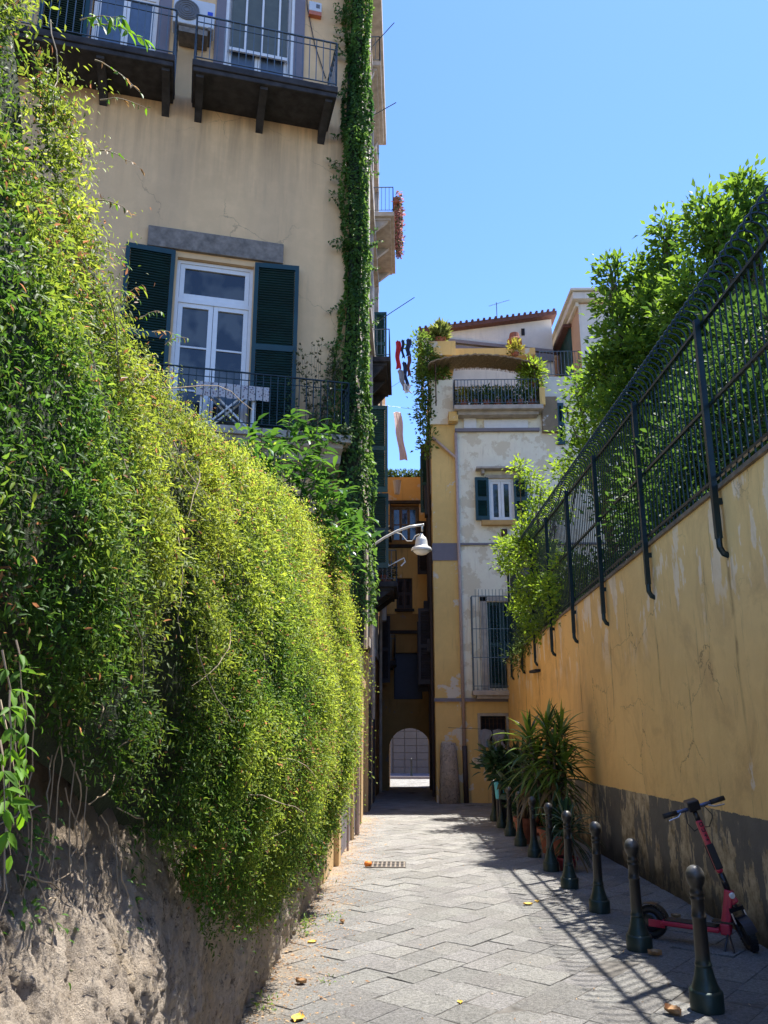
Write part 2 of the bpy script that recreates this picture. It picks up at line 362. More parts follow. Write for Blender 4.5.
def rock_mat():
    m, nt, b = nodes('crumbling_tuff'); p = coord(nt); v = coord(nt, (1,1,.45))
    n1 = noise_n(nt, v, 6.0, 12, .75, .9); n2 = noise_n(nt, p, 16, 10, .8); n3 = noise_n(nt, p, 1.3, 5)
    sx = nt.nodes.new('ShaderNodeSeparateXYZ'); g = nt.nodes.new('ShaderNodeNewGeometry'); nt.links.new(g.outputs['Position'], sx.inputs[0])
    a = mixc(nt, ramp(nt, n1, .35, .65), (.40,.32,.245), (.80,.68,.54)); a = mixc(nt, ramp(nt, n3, .5, .7), a, (.62,.48,.30))
    a = mixc(nt, ramp(nt, n2, .47, .37), a, (.12,.10,.085)); 
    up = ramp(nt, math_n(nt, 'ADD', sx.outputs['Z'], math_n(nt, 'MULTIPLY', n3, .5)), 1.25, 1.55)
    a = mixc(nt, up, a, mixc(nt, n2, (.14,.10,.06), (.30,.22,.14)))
    nt.links.new(a, b.inputs['Base Color']); b.inputs['Roughness'].default_value = .95
    bump(nt, b, math_n(nt, 'ADD', n1, math_n(nt, 'MULTIPLY', n2, 1.5)), 1.0, .06); return m
M['rock'] = rock_mat()
def stone_paving():
    m, nt, b = nodes('grey_basalt_slabs'); a = nt.nodes.new('ShaderNodeAttribute'); a.attribute_name = 'tint'; p = coord(nt)
    n = noise_n(nt, p, 42, 8, .85); n2 = noise_n(nt, p, 2.2, 6, .6); n4 = noise_n(nt, p, 95, 4, .7)
    c = mixc(nt, ramp(nt, n, .40, .60), (.10,.098,.094), (.43,.42,.40)); c = mixc(nt, ramp(nt, n4, .57, .66), c, (.55,.53,.50)); c = mixc(nt, .35, c, mixc(nt, n2, (.13,.127,.122), (.27,.262,.25)))
    mu = nt.nodes.new('ShaderNodeMix'); mu.data_type = 'RGBA'; mu.blend_type = 'MULTIPLY'; mu.inputs[0].default_value = 1; nt.links.new(c, mu.inputs[6]); nt.links.new(a.outputs['Color'], mu.inputs[7]); c = mu.outputs[2]
    sx = nt.nodes.new('ShaderNodeSeparateXYZ'); g = nt.nodes.new('ShaderNodeNewGeometry'); nt.links.new(g.outputs['Position'], sx.inputs[0])
    # sandy dust swept against the foot of the left wall
    w = math_n(nt, 'ADD', sx.outputs['X'], math_n(nt, 'MULTIPLY', noise_n(nt, p, 1.6, 8, .7), 1.5)); dm = ramp(nt, w, .05, -.40)
    c = mixc(nt, math_n(nt, 'MULTIPLY', dm, .85), c, mixc(nt, noise_n(nt, p, 25, 6, .7), (.26,.19,.12), (.50,.38,.26)))
    nt.links.new(c, b.inputs['Base Color']); b.inputs['Roughness'].default_value = .75
    bump(nt, b, math_n(nt, 'ADD', n, math_n(nt, 'MULTIPLY', n2, 3.5)), 1.0, .03); return m
M['paving'] = stone_paving()
M['dirt'] = plain('joint_dirt', (.10,.093,.083), 1, var=.6, bumpy=.6, sc=7)
M['earth'] = plain('ground_earth', (.14,.12,.09), 1, var=.3)
def bollard_mat():
    m, nt, b = nodes('bollard_cast_iron'); p = coord(nt, kind='obj'); sx = nt.nodes.new('ShaderNodeSeparateXYZ'); nt.links.new(p, sx.inputs[0])
    n = noise_n(nt, p, 14, 7, .65); g = ramp(nt, math_n(nt, 'ADD', sx.outputs['Z'], math_n(nt, 'MULTIPLY', n, .12)), .42, .3)
    col = mixc(nt, g, mixc(nt, n, (.016,.017,.017), (.045,.040,.034)), mixc(nt, n, (.010,.024,.021), (.035,.062,.053)))
    nt.links.new(mixc(nt, ramp(nt, sx.outputs['Z'], .80, .83), col, (.10,.10,.095)), b.inputs['Base Color'])
    b.inputs['Roughness'].default_value = .42; b.inputs['Metallic'].default_value = .35; bump(nt, b, n, .3, .006); return m
M['bollard'] = bollard_mat()

# ------------------------------------------------------------------ setting: ground and lane
def ground_sheet():
    mb = MB(); ys = [-400,-30,0,15,30,60,400]; xs = [-400,-12,12,400]
    for y in ys:
        for x in xs: mb.v.append(Vector((x, y, gz(y)-.07)))
    for i in range(len(ys)-1):
        for j in range(3): mb.f.append((i*4+j, i*4+j+1, (i+1)*4+j+1, (i+1)*4+j))
    tag(mb.build('ground', M['earth']), kind='structure')
    mb = MB(); ys = [-5+i*.25 for i in range(190)]; xs = [-9.0,-1.2,-.6,0,.6,1.2,1.8,2.4,3.1,9.0]
    for y in ys:
        for x in xs: mb.v.append(Vector((x, y, gz(y)-.007+.009*(noise.noise((x*1.3, y*1.3, 0)))+.005*noise.noise((x*7, y*7, 3)))))
    k = len(xs)
    for i in range(len(ys)-1):
        for j in range(k-1): mb.f.append((i*k+j, i*k+j+1, (i+1)*k+j+1, (i+1)*k+j))
    tag(mb.build('lane_bed', M['dirt']), kind='structure')
ground_sheet()
def paving():
    V = []; F = []; T = []; ang = math.radians(52); ca, sa = math.cos(ang), math.sin(ang); R = random.Random(3)
    l, w = .35, .26
    for j in range(-95, 140):
        for i in range(-70, 150):
            cx = (i+.5*(j % 2)+.28*math.sin(j*2.3))*l; cy = j*w
            x = cx*ca-cy*sa; y = cx*sa+cy*ca
            if not (-4.5 < y < 42): continue
            if y < 23.6 and not (-1.3 < x < 3.25): continue
            if 23.6 <= y < 33 and not (-1.6 < x < 1.5): continue
            if y >= 33 and not (-5 < x < 6): continue
            g = .001+R.random()*.0018
            qs = []
            for (dx, dy) in ((-1,-1),(1,-1),(1,1),(-1,1)):
                px = cx+dx*(l/2-g)+R.uniform(-.009, .009); py = cy+dy*(w/2-g)+R.uniform(-.007, .007)
                if R.random() < .035: px -= dx*R.uniform(.01, .045); py -= dy*R.uniform(.003, .012)
                qs.append((px, py))
            h = R.gauss(0, .0016); tx, ty = R.gauss(0, .005), R.gauss(0, .005); n = len(V)
            for ring, (ins, dz) in enumerate(((0, -.05), (0, -.002), (.007, 0))):
                for (px, py) in qs:
                    qx = px+(cx-px)*ins/(l*.5); qy = py+(cy-py)*ins/(w*.5)
                    X = qx*ca-qy*sa; Y = qx*sa+qy*ca
                    V.append(Vector((X, Y, gz(Y)+dz+h+tx*(qx-cx)+ty*(qy-cy))))
            for r in (0, 1):
                for k in range(4): F.append((n+r*4+k, n+r*4+(k+1) % 4, n+r*4+4+(k+1) % 4, n+r*4+4+k))
            F.append((n+8, n+9, n+10, n+11)); t = R.uniform(.80, 1.12); T += [(t, t*R.uniform(.985,1.01), t*R.uniform(.96,1.0))]*12
    mb = MB(); mb.v = V; mb.f = F; mb.tint = T
    tag(mb.build('lane_paving', M['paving']), kind='structure')
paving()
# raised gardens behind the two walls
mb = MB(); mb.slope_box(3.42, 14, -6, 23.3, lambda y: gz(y)-.5, lambda y: gz(y)+3.6); tag(mb.build('garden_ground', M['soil']), kind='structure')
mb = MB(); mb.slope_box(-14, -1.75, -6, 11.3, lambda y: gz(y)-.5, lambda y: gz(y)+1.9); tag(mb.build('garden_ground', M['soil']), kind='structure')

# ------------------------------------------------------------------ left garden wall (crumbling tuff) and its ivy
def lerp(x, xs, ys): return float(np.interp(x, xs, ys))
gw = thing('garden_wall', 'crumbling tan and grey stone garden wall, its foot bare below the ivy', 'wall', (-1.1, 5, gz(5)))
def rock_wall():
    ys = np.concatenate([np.arange(-2, 1.0, .06), np.arange(1.0, 5.0, .016), np.arange(5.0, 12.42, .05)]); zs = np.concatenate([np.linspace(0, .5, 110), np.linspace(.51, 1, 22)]); V = []; T = []
    for y in ys:
        top = lerp(y, [-2,1.2,2,3.6,8.2,12.4], [4.0,3.6,2.55,2.6,3.1,3.2]); z0 = gz(y)-.06
        for t in zs:
            z = z0+(top-z0)*t; hh = z-gz(y)
            base = -1.06-.12*min(1, max(0, (hh-.9)/.6))+max(0, .34*(1-y/4.4))*min(1, max(0, 1.55-hh)/.7)
            led = 1/(1+math.exp((hh-1.45)*9))              # the lower courses stand proud of the eroded upper face
            n1 = noise.fractal((y*1.1, z*.55, 1.7), .9, 2.1, 4); n2 = noise.fractal((y*4.5, z*1.6, 7.1), .7, 2.1, 5)
            rg = abs(noise.noise((y*3.1, z*1.1, 4.2)))
            n3 = noise.fractal((y*15, z*6, 2.2), .5, 2.2, 5); cr = abs(noise.noise((y*1.7+.4*z, z*.8, 9.1)))
            d = led*(.05+.035*n1+.022*n2+.028*n3-.02*max(0, .10-rg)/.10-.05*max(0, .03-cr)/.03)+(1-led)*(.03*n1+.02*n2+.012*n3)
            V.append((base+d*.9, y, z))
    V = np.array(V); k = len(zs); n = len(ys)
    F = np.array([(i*k+j, (i+1)*k+j, (i+1)*k+j+1, i*k+j+1) for i in range(n-1) for j in range(k-1)])[:, ::-1]
    np_mesh('stone_face', V, F.ravel(), np.arange(len(F))*4, np.ones((len(V), 3)), M['rock'], gw, smooth=False)
    mb = MB(); mb.slope_box(-1.72, -1.22, -2, 12.4, lambda y: gz(y)-.1, lambda y: gz(y)+2.5); mb.build('backing', M['rock'], gw)
rock_wall()

def ivy_zc(y): return np.interp(y, [.6,1.28,1.55,1.83,2.09,2.36,2.75,3.4,4.0,5.0,6.5,8.5,10.5,12.3], [5.6,5.2,4.5,3.72,3.10,2.88,2.88,2.93,2.97,3.02,3.14,3.45,3.78,3.95])
def ivy_zb(y): return np.interp(y, [.6,1.5,2.08,2.85,3.5,4.2,5.1,7,9,10.2,11.2,12.3], [1.9,1.80,1.63,1.30,.92,.55,.30,.06,-.06,.0,.45,1.2])
def ivy_B(y): return np.interp(y, [.6,1.6,3,5,8,10,11.5,12.3], [.24,.25,.30,.38,.40,.37,.33,.28])
def ivy_surf(y, t):
    zb = ivy_zb(y); zc = ivy_zc(y); tc = np.clip(t, 0, 1)
    z = zb+(zc-zb)*tc
    tz = np.clip((z-zb)/(np.minimum(zc, 3.05)-zb), 0, 1)
    nr = np.clip((4.6-y)/2.2, 0, 1); b = np.interp(tz, [0,.12,.35,.55,.8,1], [.12,.38,.90,1.0,.72,.34])*(1-nr)+np.interp(tz, [0,.12,.3,.55,.8,1], [.50,.82,1.0,.92,.66,.34])*nr
    x = -1.10+ivy_B(y)*b-np.clip(t-1, 0, 9)*2.6
    z = z+np.sqrt(np.clip(t-1, 0, 1))*.12
    return x, z
def nvec(P, sc, off=0.0):
    return np.array([noise.fractal((p[0]*sc[0]+off, p[1]*sc[1], p[2]*sc[2]), 1.0, 2.0, 3) for p in P])
ivy = thing('hanging_ivy', 'thick sunlit ivy curtain draped over the left garden wall', 'ivy', (-.95, 6, gz(6)))
def ivy_mass():
    # inner mass of old stems
    ys = np.linspace(.7, 12.2, 150); ts = np.linspace(0, 1.3, 42); V = []
    for y in ys:
        for t in ts:
            x, z = ivy_surf(y, t); x = float(x); z = float(z)
            d = .05*noise.noise((y*4, z*3, 1)); V.append((x-.15+d, y, z+.0))
    k = len(ts); F = np.array([(i*k+j, (i+1)*k+j, (i+1)*k+j+1, i*k+j+1) for i in range(len(ys)-1) for j in range(k-1)])[:, ::-1]
    np_mesh('inner_stems', np.array(V), F.ravel(), np.arange(len(F))*4, np.ones((len(V), 3)), M['ivy_core'], ivy)
    # sprigs: short shoots that leave the mass, arch over and carry leaflets
    def sprigs(n, ylo, yhi, per, L0, W0, shoot, lod, name, bias=1.0):
        y = ylo+(yhi-ylo)*RNG.random(n)**bias; t = RNG.random(n)*1.22
        x, z = ivy_surf(y, t)
        P = np.stack([x, y, z], 1)
        big = nvec(P, (1, .9, .5), 2.3); mid = nvec(P, (2, 3.2, 1.5), 5.1)
        keep = (mid+.5*big > -.40+RNG.random(n)*.22)
        edge = (t < .06) & (RNG.random(n) < .35); keep &= ~edge
        P, y, t, big, mid = P[keep], y[keep], t[keep], big[keep], mid[keep]; n = len(P)
        amp = np.interp(y, [1.5,4.5], [.5,1.0]); P[:, 0] += (.15*big+.12*mid)*amp-.03
        out = np.stack([np.where(t > 1, .15, 1.0), RNG.normal(0, .45, n), np.where(t > 1, 1.0, .25)+.3*(t > .8)], 1)
        out = nrm(out+RNG.normal(0, .30, (n, 3)))
        sl = shoot*(.4+RNG.random(n)*1.1)*np.where(RNG.random(n) < .06, 1.9, 1.0)
        P_, D_, N_, L_, W_, T_ = [], [], [], [], [], []
        hue = RNG.random(n)
        for k in range(per):
            s = (k+.6)/per; cur = P+out*(sl*s)[:, None]; cur[:, 2] -= (sl*s*s)*np.where(t > .9, .15, .75)
            tdir = out.copy(); tdir[:, 2] -= 1.5*s*np.where(t > .9, .2, .8); tdir = nrm(tdir)
            side = nrm(np.cross(tdir, RNG.normal(0, 1, (n, 3))))
            D = nrm(tdir*.55+side*.9+np.array([0, 0, -.25])); 
            Nn = nrm(np.array([[.55, 0, .75]])+RNG.normal(0, .55, (n, 3)))
            L = L0*(.5+.95*RNG.random(n)**1.5)*(1.15-.4*s); P_.append(cur); D_.append(D); N_.append(Nn); L_.append(L); W_.append(L*W0*(.8+.4*RNG.random(n)))
            young_lit = np.clip((t-.45)*.9+.55*s-.25+mid*.9+(hue-.5)*.5+np.interp(y, [1.5,2.6,4,8], [.16,.14,.12,.25]), 0, 1)[:, None]  # paler to the crest: new growth, with some sunlight painted into the tint
            old = np.array([[.032,.078,.012]]); yg = np.array([[.168,.208,.030]]); T = (old*(1-young_lit)+yg*young_lit)*(1.15+.55*np.clip(mid+big, -.6, .6))[:, None]
            T *= (.7+.6*RNG.random((n, 1))); dry = nvec(P, (1.4, 1.6, 1.1), 11.0); brown = (RNG.random(n) < .02+.05*(t > .8)+.5*np.clip(dry-.28, 0, 1))[:, None]; T = np.where(brown, np.array([[.25,.13,.06]])*(.6+.6*RNG.random((n, 1))), T)
            T_.append(T)
        leaf_mesh(name, np.concatenate(P_), np.concatenate(D_), np.concatenate(N_), np.concatenate(L_), np.concatenate(W_), np.concatenate(T_), M['leaf'], ivy, lod)
    sprigs(17000, .9, 3.6, 10, .0235, .32, .11, 0, 'foliage', 1.0)
    sprigs(21000, 3.4, 7.5, 9, .027, .42, .13, 1, 'foliage')
    sprigs(16000, 7.2, 12.3, 8, .042, .48, .15, 1, 'foliage')
ivy_mass()
def runners():
    R = random.Random(21); mb = MB()
    for i in range(90):
        y = 1.3+10.5*R.random()**1.3; t = R.uniform(.1, 1.1); x, z = ivy_surf(np.array(y), np.array(t)); p = Vector((float(x)+R.uniform(.0,.07), y, float(z))); q = [p]; d = Vector((R.uniform(-.1,.4), R.uniform(-1,1), R.uniform(-1.2,.3))).normalized()
        for k in range(7): d = (d+Vector((R.uniform(-.3,.3), R.uniform(-.4,.4), R.uniform(-.45,.2)))).normalized(); q.append(q[-1]+d*.055)
        mb.tube(q, [.0025-.0002*k for k in range(8)], 4, False)
    mb.build_each('runner', M['twig'], ivy)
runners()
def branch_sprays():
    # longer shoots with bigger leaves, hanging free of the mass
    P_, D_, L_, T_ = [], [], [], []; mb = MB(); R = random.Random(5)
    starts = []
    for (u, v, Y, ln, dirx, dz, big) in ((2,650,1.42,.20,.25,-1,1),(10,690,1.40,.18,.15,-1,1),(0,740,1.38,.14,.4,-1,1),(16,640,1.5,.2,.2,-.8,1),(28,690,1.6,.14,.1,-1,1),(0,700,1.45,.16,.5,-.9,1),
            (92,25,1.72,.16,.9,.0,1),(95,60,1.74,.16,.8,-.4,0),(100,150,1.85,.14,.8,-.1,0),(98,200,1.9,.12,.9,-.2,0),(105,250,2.0,.10,.8,-.3,0),(80,20,1.7,.14,.8,.3,1),(115,290,2.1,.10,.9,.0,0),(100,100,1.8,.12,1,.1,0),
            (140,318,2.3,.10,.7,.5,0),(152,332,2.4,.10,.9,.2,0),(165,345,2.5,.12,.7,.5,0),(120,305,2.15,.12,.6,.8,0)):
        p = onY(u, v, Y); p.x = max(p.x, -1.0); q = [p]
        for k in range(6):
            q.append(q[-1]+Vector((dirx*ln/6+R.uniform(-.004,.004), R.uniform(-.006,.006), (dz-.12*k)*ln/6)))
        mb.tube(q, [.0022-.0003*k for k in range(7)], 5)
        for k in range(1, 7):
            for s in (-1, 1, 0) if big else (-1, 1):
                P_.append(q[k]); D_.append((dirx*.5+R.uniform(-.6,.6), R.uniform(-.7,.7), -.55+R.uniform(-.5,.5))); L_.append((.038 if big else .024)*R.uniform(.6,1.15))
                g = R.uniform(.7, 1.3); T_.append((.085*g,.19*g,.018) if (big or R.random() < .5) else (.22*g,.14*g,.05))
    mb.build_each('shoot', M['twig'], ivy)
    P_ = np.array(P_); n = len(P_); L_ = np.array(L_)
    leaf_mesh('foliage', P_, np.array(D_), nrm(np.array([[.4,-.3,.8]])+RNG.normal(0, .4, (n, 3))), L_, L_*.36, np.array(T_), M['leaf'], ivy, 0)
    mb = MB()                                               # bare looping stems below the leaves
    for i in range(30):
        y = R.uniform(1.55, 3.0); z = R.uniform(1.05, 1.75); q = [Vector((-1.05, y, z))]; a = R.uniform(0, 6.3)
        for k in range(9):
            a += R.uniform(-.55, .55); q.append(q[-1]+Vector((R.uniform(-.006,.012)+(.01 if k < 4 else -.006), math.cos(a)*.032, math.sin(a)*.030-.016)))
        mb.tube(q, .0024, 5)
    for i in range(12):
        y = R.uniform(1.5, 2.6); q = [Vector((-1.0, y, 1.75))]
        for k in range(8): q.append(q[-1]+Vector((R.uniform(-.01,.012), R.uniform(-.03,.03), -.055-R.uniform(0,.03))))
        mb.tube(q, .002, 5)
    mb.build('bare_stems', M['twig'], ivy)
    for (yc, zc, h, n) in ((2.42,.92,.30,60),(3.05,1.05,.5,90),(2.2,1.25,.35,80)):     # small tufts rooted lower down
        P = np.stack([np.full(n, -1.0)+RNG.normal(0,.02,n), yc+RNG.normal(0,.05,n), zc+(RNG.random(n)-.5)*h], 1)
        leaf_mesh('foliage', P, nrm(np.array([[.8,0,-.5]])+RNG.normal(0,.5,(n,3))), nrm(np.array([[.4,0,.8]])+RNG.normal(0,.3,(n,3))), .03*(.6+.6*RNG.random(n)), .013*np.ones(n), np.array([[.05,.12,.02]])*(.6+.8*RNG.random((n,1))), M['leaf'], ivy, 0)
branch_sprays()

# ------------------------------------------------------------------ generic shrubs and trees
def blob_leaves(name, blobs, parent, mat, L0, W0, per=22, clump=.28, tints=((.02,.055,.012),(.10,.17,.02)), lod=1, up=.3):
    Cs, Rr, Tt = [], [], []
    for (c, r, n) in blobs:
        c = np.array(c, dtype=float); r = np.array(r if isinstance(r, (tuple, list)) else (r, r, r), dtype=float)
        d = nrm(RNG.normal(0, 1, (n, 3))); rad = .45+.62*RNG.random((n, 1))**.6; 
        Cs.append(c+d*rad*r*.88); Rr.append(nrm(d*r)); Tt.append(rad[:, 0])
    C = np.concatenate(Cs); O = np.concatenate(Rr); rad = np.concatenate(Tt); n = len(C)
    ct = RNG.random(n); idx = np.repeat(np.arange(n), per); m = len(idx)
    loc = RNG.normal(0, clump*.5, (m, 3))*np.array([1,1,.8]); P = C[idx]+loc
    D = nrm(nrm(loc)*.9+O[idx]*.6+np.array([0,0,up])+RNG.normal(0,.35,(m,3)))
    Nn = nrm(np.array([[0,0,1.0]])+O[idx]*.5+RNG.normal(0,.6,(m,3)))
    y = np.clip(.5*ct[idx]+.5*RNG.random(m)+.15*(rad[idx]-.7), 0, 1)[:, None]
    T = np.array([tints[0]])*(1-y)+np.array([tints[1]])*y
    L = L0*(.6+.7*RNG.random(m))
    leaf_mesh(name, P, D, Nn, L, L*W0, T, mat, parent, lod)
def tree(label, cat, base, trunk_top, r, blobs, group=None, name='garden_tree', L0=.10, W0=.5, per=24, clump=.35, tints=((.018,.05,.012),(.10,.17,.02)), mat='leaf'):
    t = thing(name, label, cat, base, 0, group); base = Vector(base); top = Vector(trunk_top); mb = MB(); R = random.Random(int(base.x*100))
    q = [base.lerp(top, k/6)+Vector((R.uniform(-.06,.06), R.uniform(-.06,.06), 0)) for k in range(7)]
    mb.tube(q, [r*(1-.5*k/6) for k in range(7)], 9)
    mb.build('trunk', M['bark'], t, smooth=True)
    lb = MB()
    for (c, rr, n) in blobs:
        a = q[R.randint(2, 6)]; c = Vector(c); md = a.lerp(c, .5)+Vector((R.uniform(-.2,.2), R.uniform(-.2,.2), -.15)); ext = c+(c-a).normalized()*(.4*(rr if not isinstance(rr, (tuple, list)) else max(rr)))
        lb.tube([a, md, c, ext], [r*.4, r*.28, r*.15, r*.05], 6)
        for k in range(5):
            e = c+Vector((R.uniform(-1,1), R.uniform(-1,1), R.uniform(-.4,1)))*(rr if not isinstance(rr, (tuple, list)) else min(rr))*.8; lb.tube([md.lerp(c, .6), e], [r*.12, r*.03], 5)
    lb.build('limbs', M['bark'], t)
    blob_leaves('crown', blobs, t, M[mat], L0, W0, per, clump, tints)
    return t

# ------------------------------------------------------------------ cream building (left)
RZ = math.atan2(.2756, .9613); C0 = Vector((-1.06, 13.8, 0)); LM = Matrix.Translation(C0) @ Matrix.Rotation(RZ, 4, 'Z')
cb = thing('cream_building', 'tall cream plastered building with green shutters above the ivy wall', 'building', (C0.x, C0.y, gz(13.8)), RZ)
holes = [(-3.28,-1.86,6.30,9.78), (-2.66,-1.24,13.36,16.95), (-5.25,-3.98,13.36,16.95), (-8.6,-7.4,13.36,16.95)]
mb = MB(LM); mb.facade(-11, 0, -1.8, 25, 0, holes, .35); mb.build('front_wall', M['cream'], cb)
mb = MB(); fl = LM @ Vector((-11, 0, 0)); z0, z1 = -1.8, 25; c0 = LM @ Vector((0, .0, 0))
mb.add([(c0.x,c0.y,z0),(-1.06,19.4,z0),(-1.06,19.4,z1),(c0.x,c0.y,z1)], [(0,1,2,3)])
mb.add([(-1.06,19.4,z0),(fl.x,19.4,z0),(fl.x,19.4,z1),(-1.06,19.4,z1)], [(0,1,2,3)])
mb.add([(fl.x,19.4,z0),(fl.x,fl.y,z0),(fl.x,fl.y,z1),(fl.x,19.4,z1)], [(0,1,2,3)])
mb.add([(c0.x,c0.y,z1),(-1.06,19.4,z1),(fl.x,19.4,z1),(fl.x,fl.y,z1)], [(0,1,2,3)])
mb.build('side_wall', M['cream_side'], cb)
mb = MB(LM)
for h in holes: mb.box(h[0]-.02, h[1]+.02, .352, .45, h[2]-.02, h[3]+.02)
mb.build_each('room_backing', M['interior'], cb)
mb = MB(LM); mb.box(-3.84,-1.31,-.07,.03,9.90,10.32); mb.build('lintel', M['stone_grey'], cb, bevel=.012)

def framed(parent, Mx, x0, x1, z0, z1, y, cols, bars, pane, fw=.07, trans=None, mat='white_paint', casing=.06):
    f = MB(Mx); f.box(x0,x0+casing,y-.05,y+.05,z0,z1); f.box(x1-casing,x1,y-.05,y+.05,z0,z1); f.box(x0+casing,x1-casing,y-.05,y+.05,z1-casing,z1)
    ztop = z1-casing
    if trans: f.box(x0+casing,x1-casing,y-.052,y+.05,trans-.045,trans+.045)
    o = f.build('window', M[mat], parent); s = MB(Mx); xa, xb = x0+casing, x1-casing; w = (xb-xa)/cols; p = MB(Mx)
    def leaf(a, b, c, d, bs):
        s.box(a,a+fw,y-.03,y+.03,c,d); s.box(b-fw,b,y-.03,y+.03,c,d); s.box(a+fw,b-fw,y-.03,y+.03,c,c+fw*1.2); s.box(a+fw,b-fw,y-.03,y+.03,d-fw,d)
        for t in bs: s.box(a+fw,b-fw,y-.02,y+.02,c+(d-c)*t-.018,c+(d-c)*t+.018)
        p.box(a+fw*.5,b-fw*.5,y+.004,y+.010,c+fw*.5,d-fw*.5)
    for i in range(cols): leaf(xa+i*w+.004, xa+(i+1)*w-.004, z0, (trans-.045 if trans else ztop), bars)
    if trans: leaf(xa+.004, xb-.004, trans+.045, ztop, [])
    s.build('sash', M[mat], o, bevel=.004); p.build('pane', M[pane], o)
    return o
framed(cb, LM, -3.28,-1.86,6.32,9.77,.14, 2, [.33,.66], 'curtain', .085, 8.95)
framed(cb, LM, -2.62,-1.30,13.38,16.9,.16, 2, [.35], 'blue_door', .06, 15.35)
framed(cb, LM, -5.22,-4.0,13.38,16.9,.16, 2, [], 'blue_door', .06, 15.6)
mb = MB(LM); mb.box(-2.54,-1.38,.06,.08,14.75,16.9); mb.build('olive_glazing', M['roller'], cb)
mb = MB(LM)
for x in (-2.24,-1.90,-1.55): mb.box(x-.02,x+.02,.03,.06,14.7,16.9)
mb.box(-2.56,-1.36,.02,.06,14.68,14.75); mb.build('glazing_bars', M['white_paint'], cb)
mb = MB(LM)
for (a, b) in ((-2.86,-2.66),(-1.24,-1.02),(-5.45,-5.25),(-3.98,-3.74)): mb.box(a,b,-.025,.02,13.3,17.1)
mb.build_each('grey_surround', M['grey_trim'], cb)
mb = MB(LM); mb.box(-2.66,-2.60,-.012,.06,13.36,16.9); mb.box(-1.30,-1.24,-.012,.06,13.36,16.9); mb.build_each('white_surround', M['white_paint'], cb)

def shutter(parent, Mx, x0, x1, z0, z1, y=0, hinge=None, ang=0, mat='green_paint', n=None, name='shutter'):
    """louvred panel lying in the plane y, optionally turned about a hinge"""
    T = Mx
    if hinge is not None: T = Mx @ Matrix.Translation((hinge, y, 0)) @ Matrix.Rotation(ang, 4, 'Z') @ Matrix.Translation((-hinge, -y, 0))
    mb = MB(T); t = .05; w = .075
    mb.box(x0,x0+w,y-t,y,z0,z1); mb.box(x1-w,x1,y-t,y,z0,z1)
    zm = (z0+z1)/2
    for a, b in ((z0,z0+.14),(zm-.06,zm+.06),(z1-.10,z1)): mb.box(x0+w,x1-w,y-t,y,a,b)
    n = n or int((z1-z0)/.055)
    for i in range(n):
        z = z0+.16+(z1-z0-.28)*i/(n-1)
        if abs(z-zm) < .07: continue
        Mt = Matrix.Translation(((x0+x1)/2, y-t/2, z)) @ Matrix.Rotation(math.radians(38), 4, 'X'); mb.box(-(x1-x0)/2+w,(x1-x0)/2-w,-.026,.026,-.005,.005, Mt)
    mb.box(x0+w+.01,x1-w-.01,y-.010,y-.004,z0+.1,z1-.1)
    return mb.build(name, M[mat], parent)
shutter(cb, LM, -4.20,-3.32,6.34,9.86,-.03, -3.32, math.radians(4))
shutter(cb, LM, -1.84,-1.00,6.34,9.84,-.03, -1.84, math.radians(-5))
shutter(cb, LM, -6.15,-5.28,13.4,16.9,-.03, -5.28, math.radians(6))

def railing(Mx, pts, z0, z1, gap=.115, r=.008, rail=.03, mid=None):
    mb = MB(Mx)
    for (ax, ay), (bx, by) in zip(pts[:-1], pts[1:]):
        mb.bar((ax,ay,z1),(bx,by,z1), rail, .018); mb.bar((ax,ay,z0+.08),(bx,by,z0+.08), .022, .012)
        if mid: mb.bar((ax,ay,z1-mid),(bx,by,z1-mid), .02, .010)
        L = math.hypot(bx-ax, by-ay); n = max(1, int(L/gap))
        for i in range(n+1):
            x = ax+(bx-ax)*i/n; y = ay+(by-ay)*i/n; rr = r*1.6 if i in (0, n) else r
            mb.box(x-rr,x+rr,y-rr,y+rr,z0+(0 if i in (0, n) else .08),z1)
    return mb
def up_balcony(x0, x1, brs, open_left=False):
    mb = MB(LM); mb.box(x0,x1,-1.0,.0,13.20,13.34); mb.box(x0+.02,x1-.02,-.97,0,13.10,13.20); o = mb.build('balcony', M['stone_dark'], cb, bevel=.015)
    for b in brs:
        k = MB(LM); prof = [(0,12.78),(0,13.1),(-.90,13.1),(-.90,13.04),(-.55,12.98),(-.22,12.88)]; n = len(prof)
        k.add([(b-.07,y,z) for y, z in prof]+[(b+.07,y,z) for y, z in prof], [tuple(range(n)), tuple(range(2*n-1, n-1, -1))]+[(i,n+i,n+(i+1) % n,(i+1) % n) for i in range(n)])
        k.build('bracket', M['stone_dark'], o)
    railing(LM, [(x0+.03,-.0),(x0+.03,-.96),(x1-.03,-.96),(x1-.03,0)], 13.34, 14.38, .13, .008, .035, .16).build('railing', M['iron_grey'], o)
up_balcony(-3.23,-.46,(-3.08,-1.88,-.62))
up_balcony(-6.6,-3.55,(-6.0,-4.85,-3.70))
mb = MB(LM); mb.box(-3.75,-.06,-.75,0,6.12,6.26); prof = [(0,5.62),(0,6.12),(-.70,6.12),(-.66,6.03),(-.50,5.95),(-.42,5.82),(-.12,5.72)]; n = len(prof)
mb.add([(-3.6,y,z) for y, z in prof]+[(-.2,y,z) for y, z in prof], [tuple(range(n)), tuple(range(2*n-1, n-1, -1))]+[(i,n+i,n+(i+1) % n,(i+1) % n) for i in range(n)])
ob = mb.build('balcony', M['stone_pale'], cb, bevel=.01)
railing(LM, [(-3.7,0),(-3.7,-.7),(-.12,-.7),(-.12,0)], 6.26, 7.27, .125, .008, .04, .14).build('railing', M['iron'], ob)
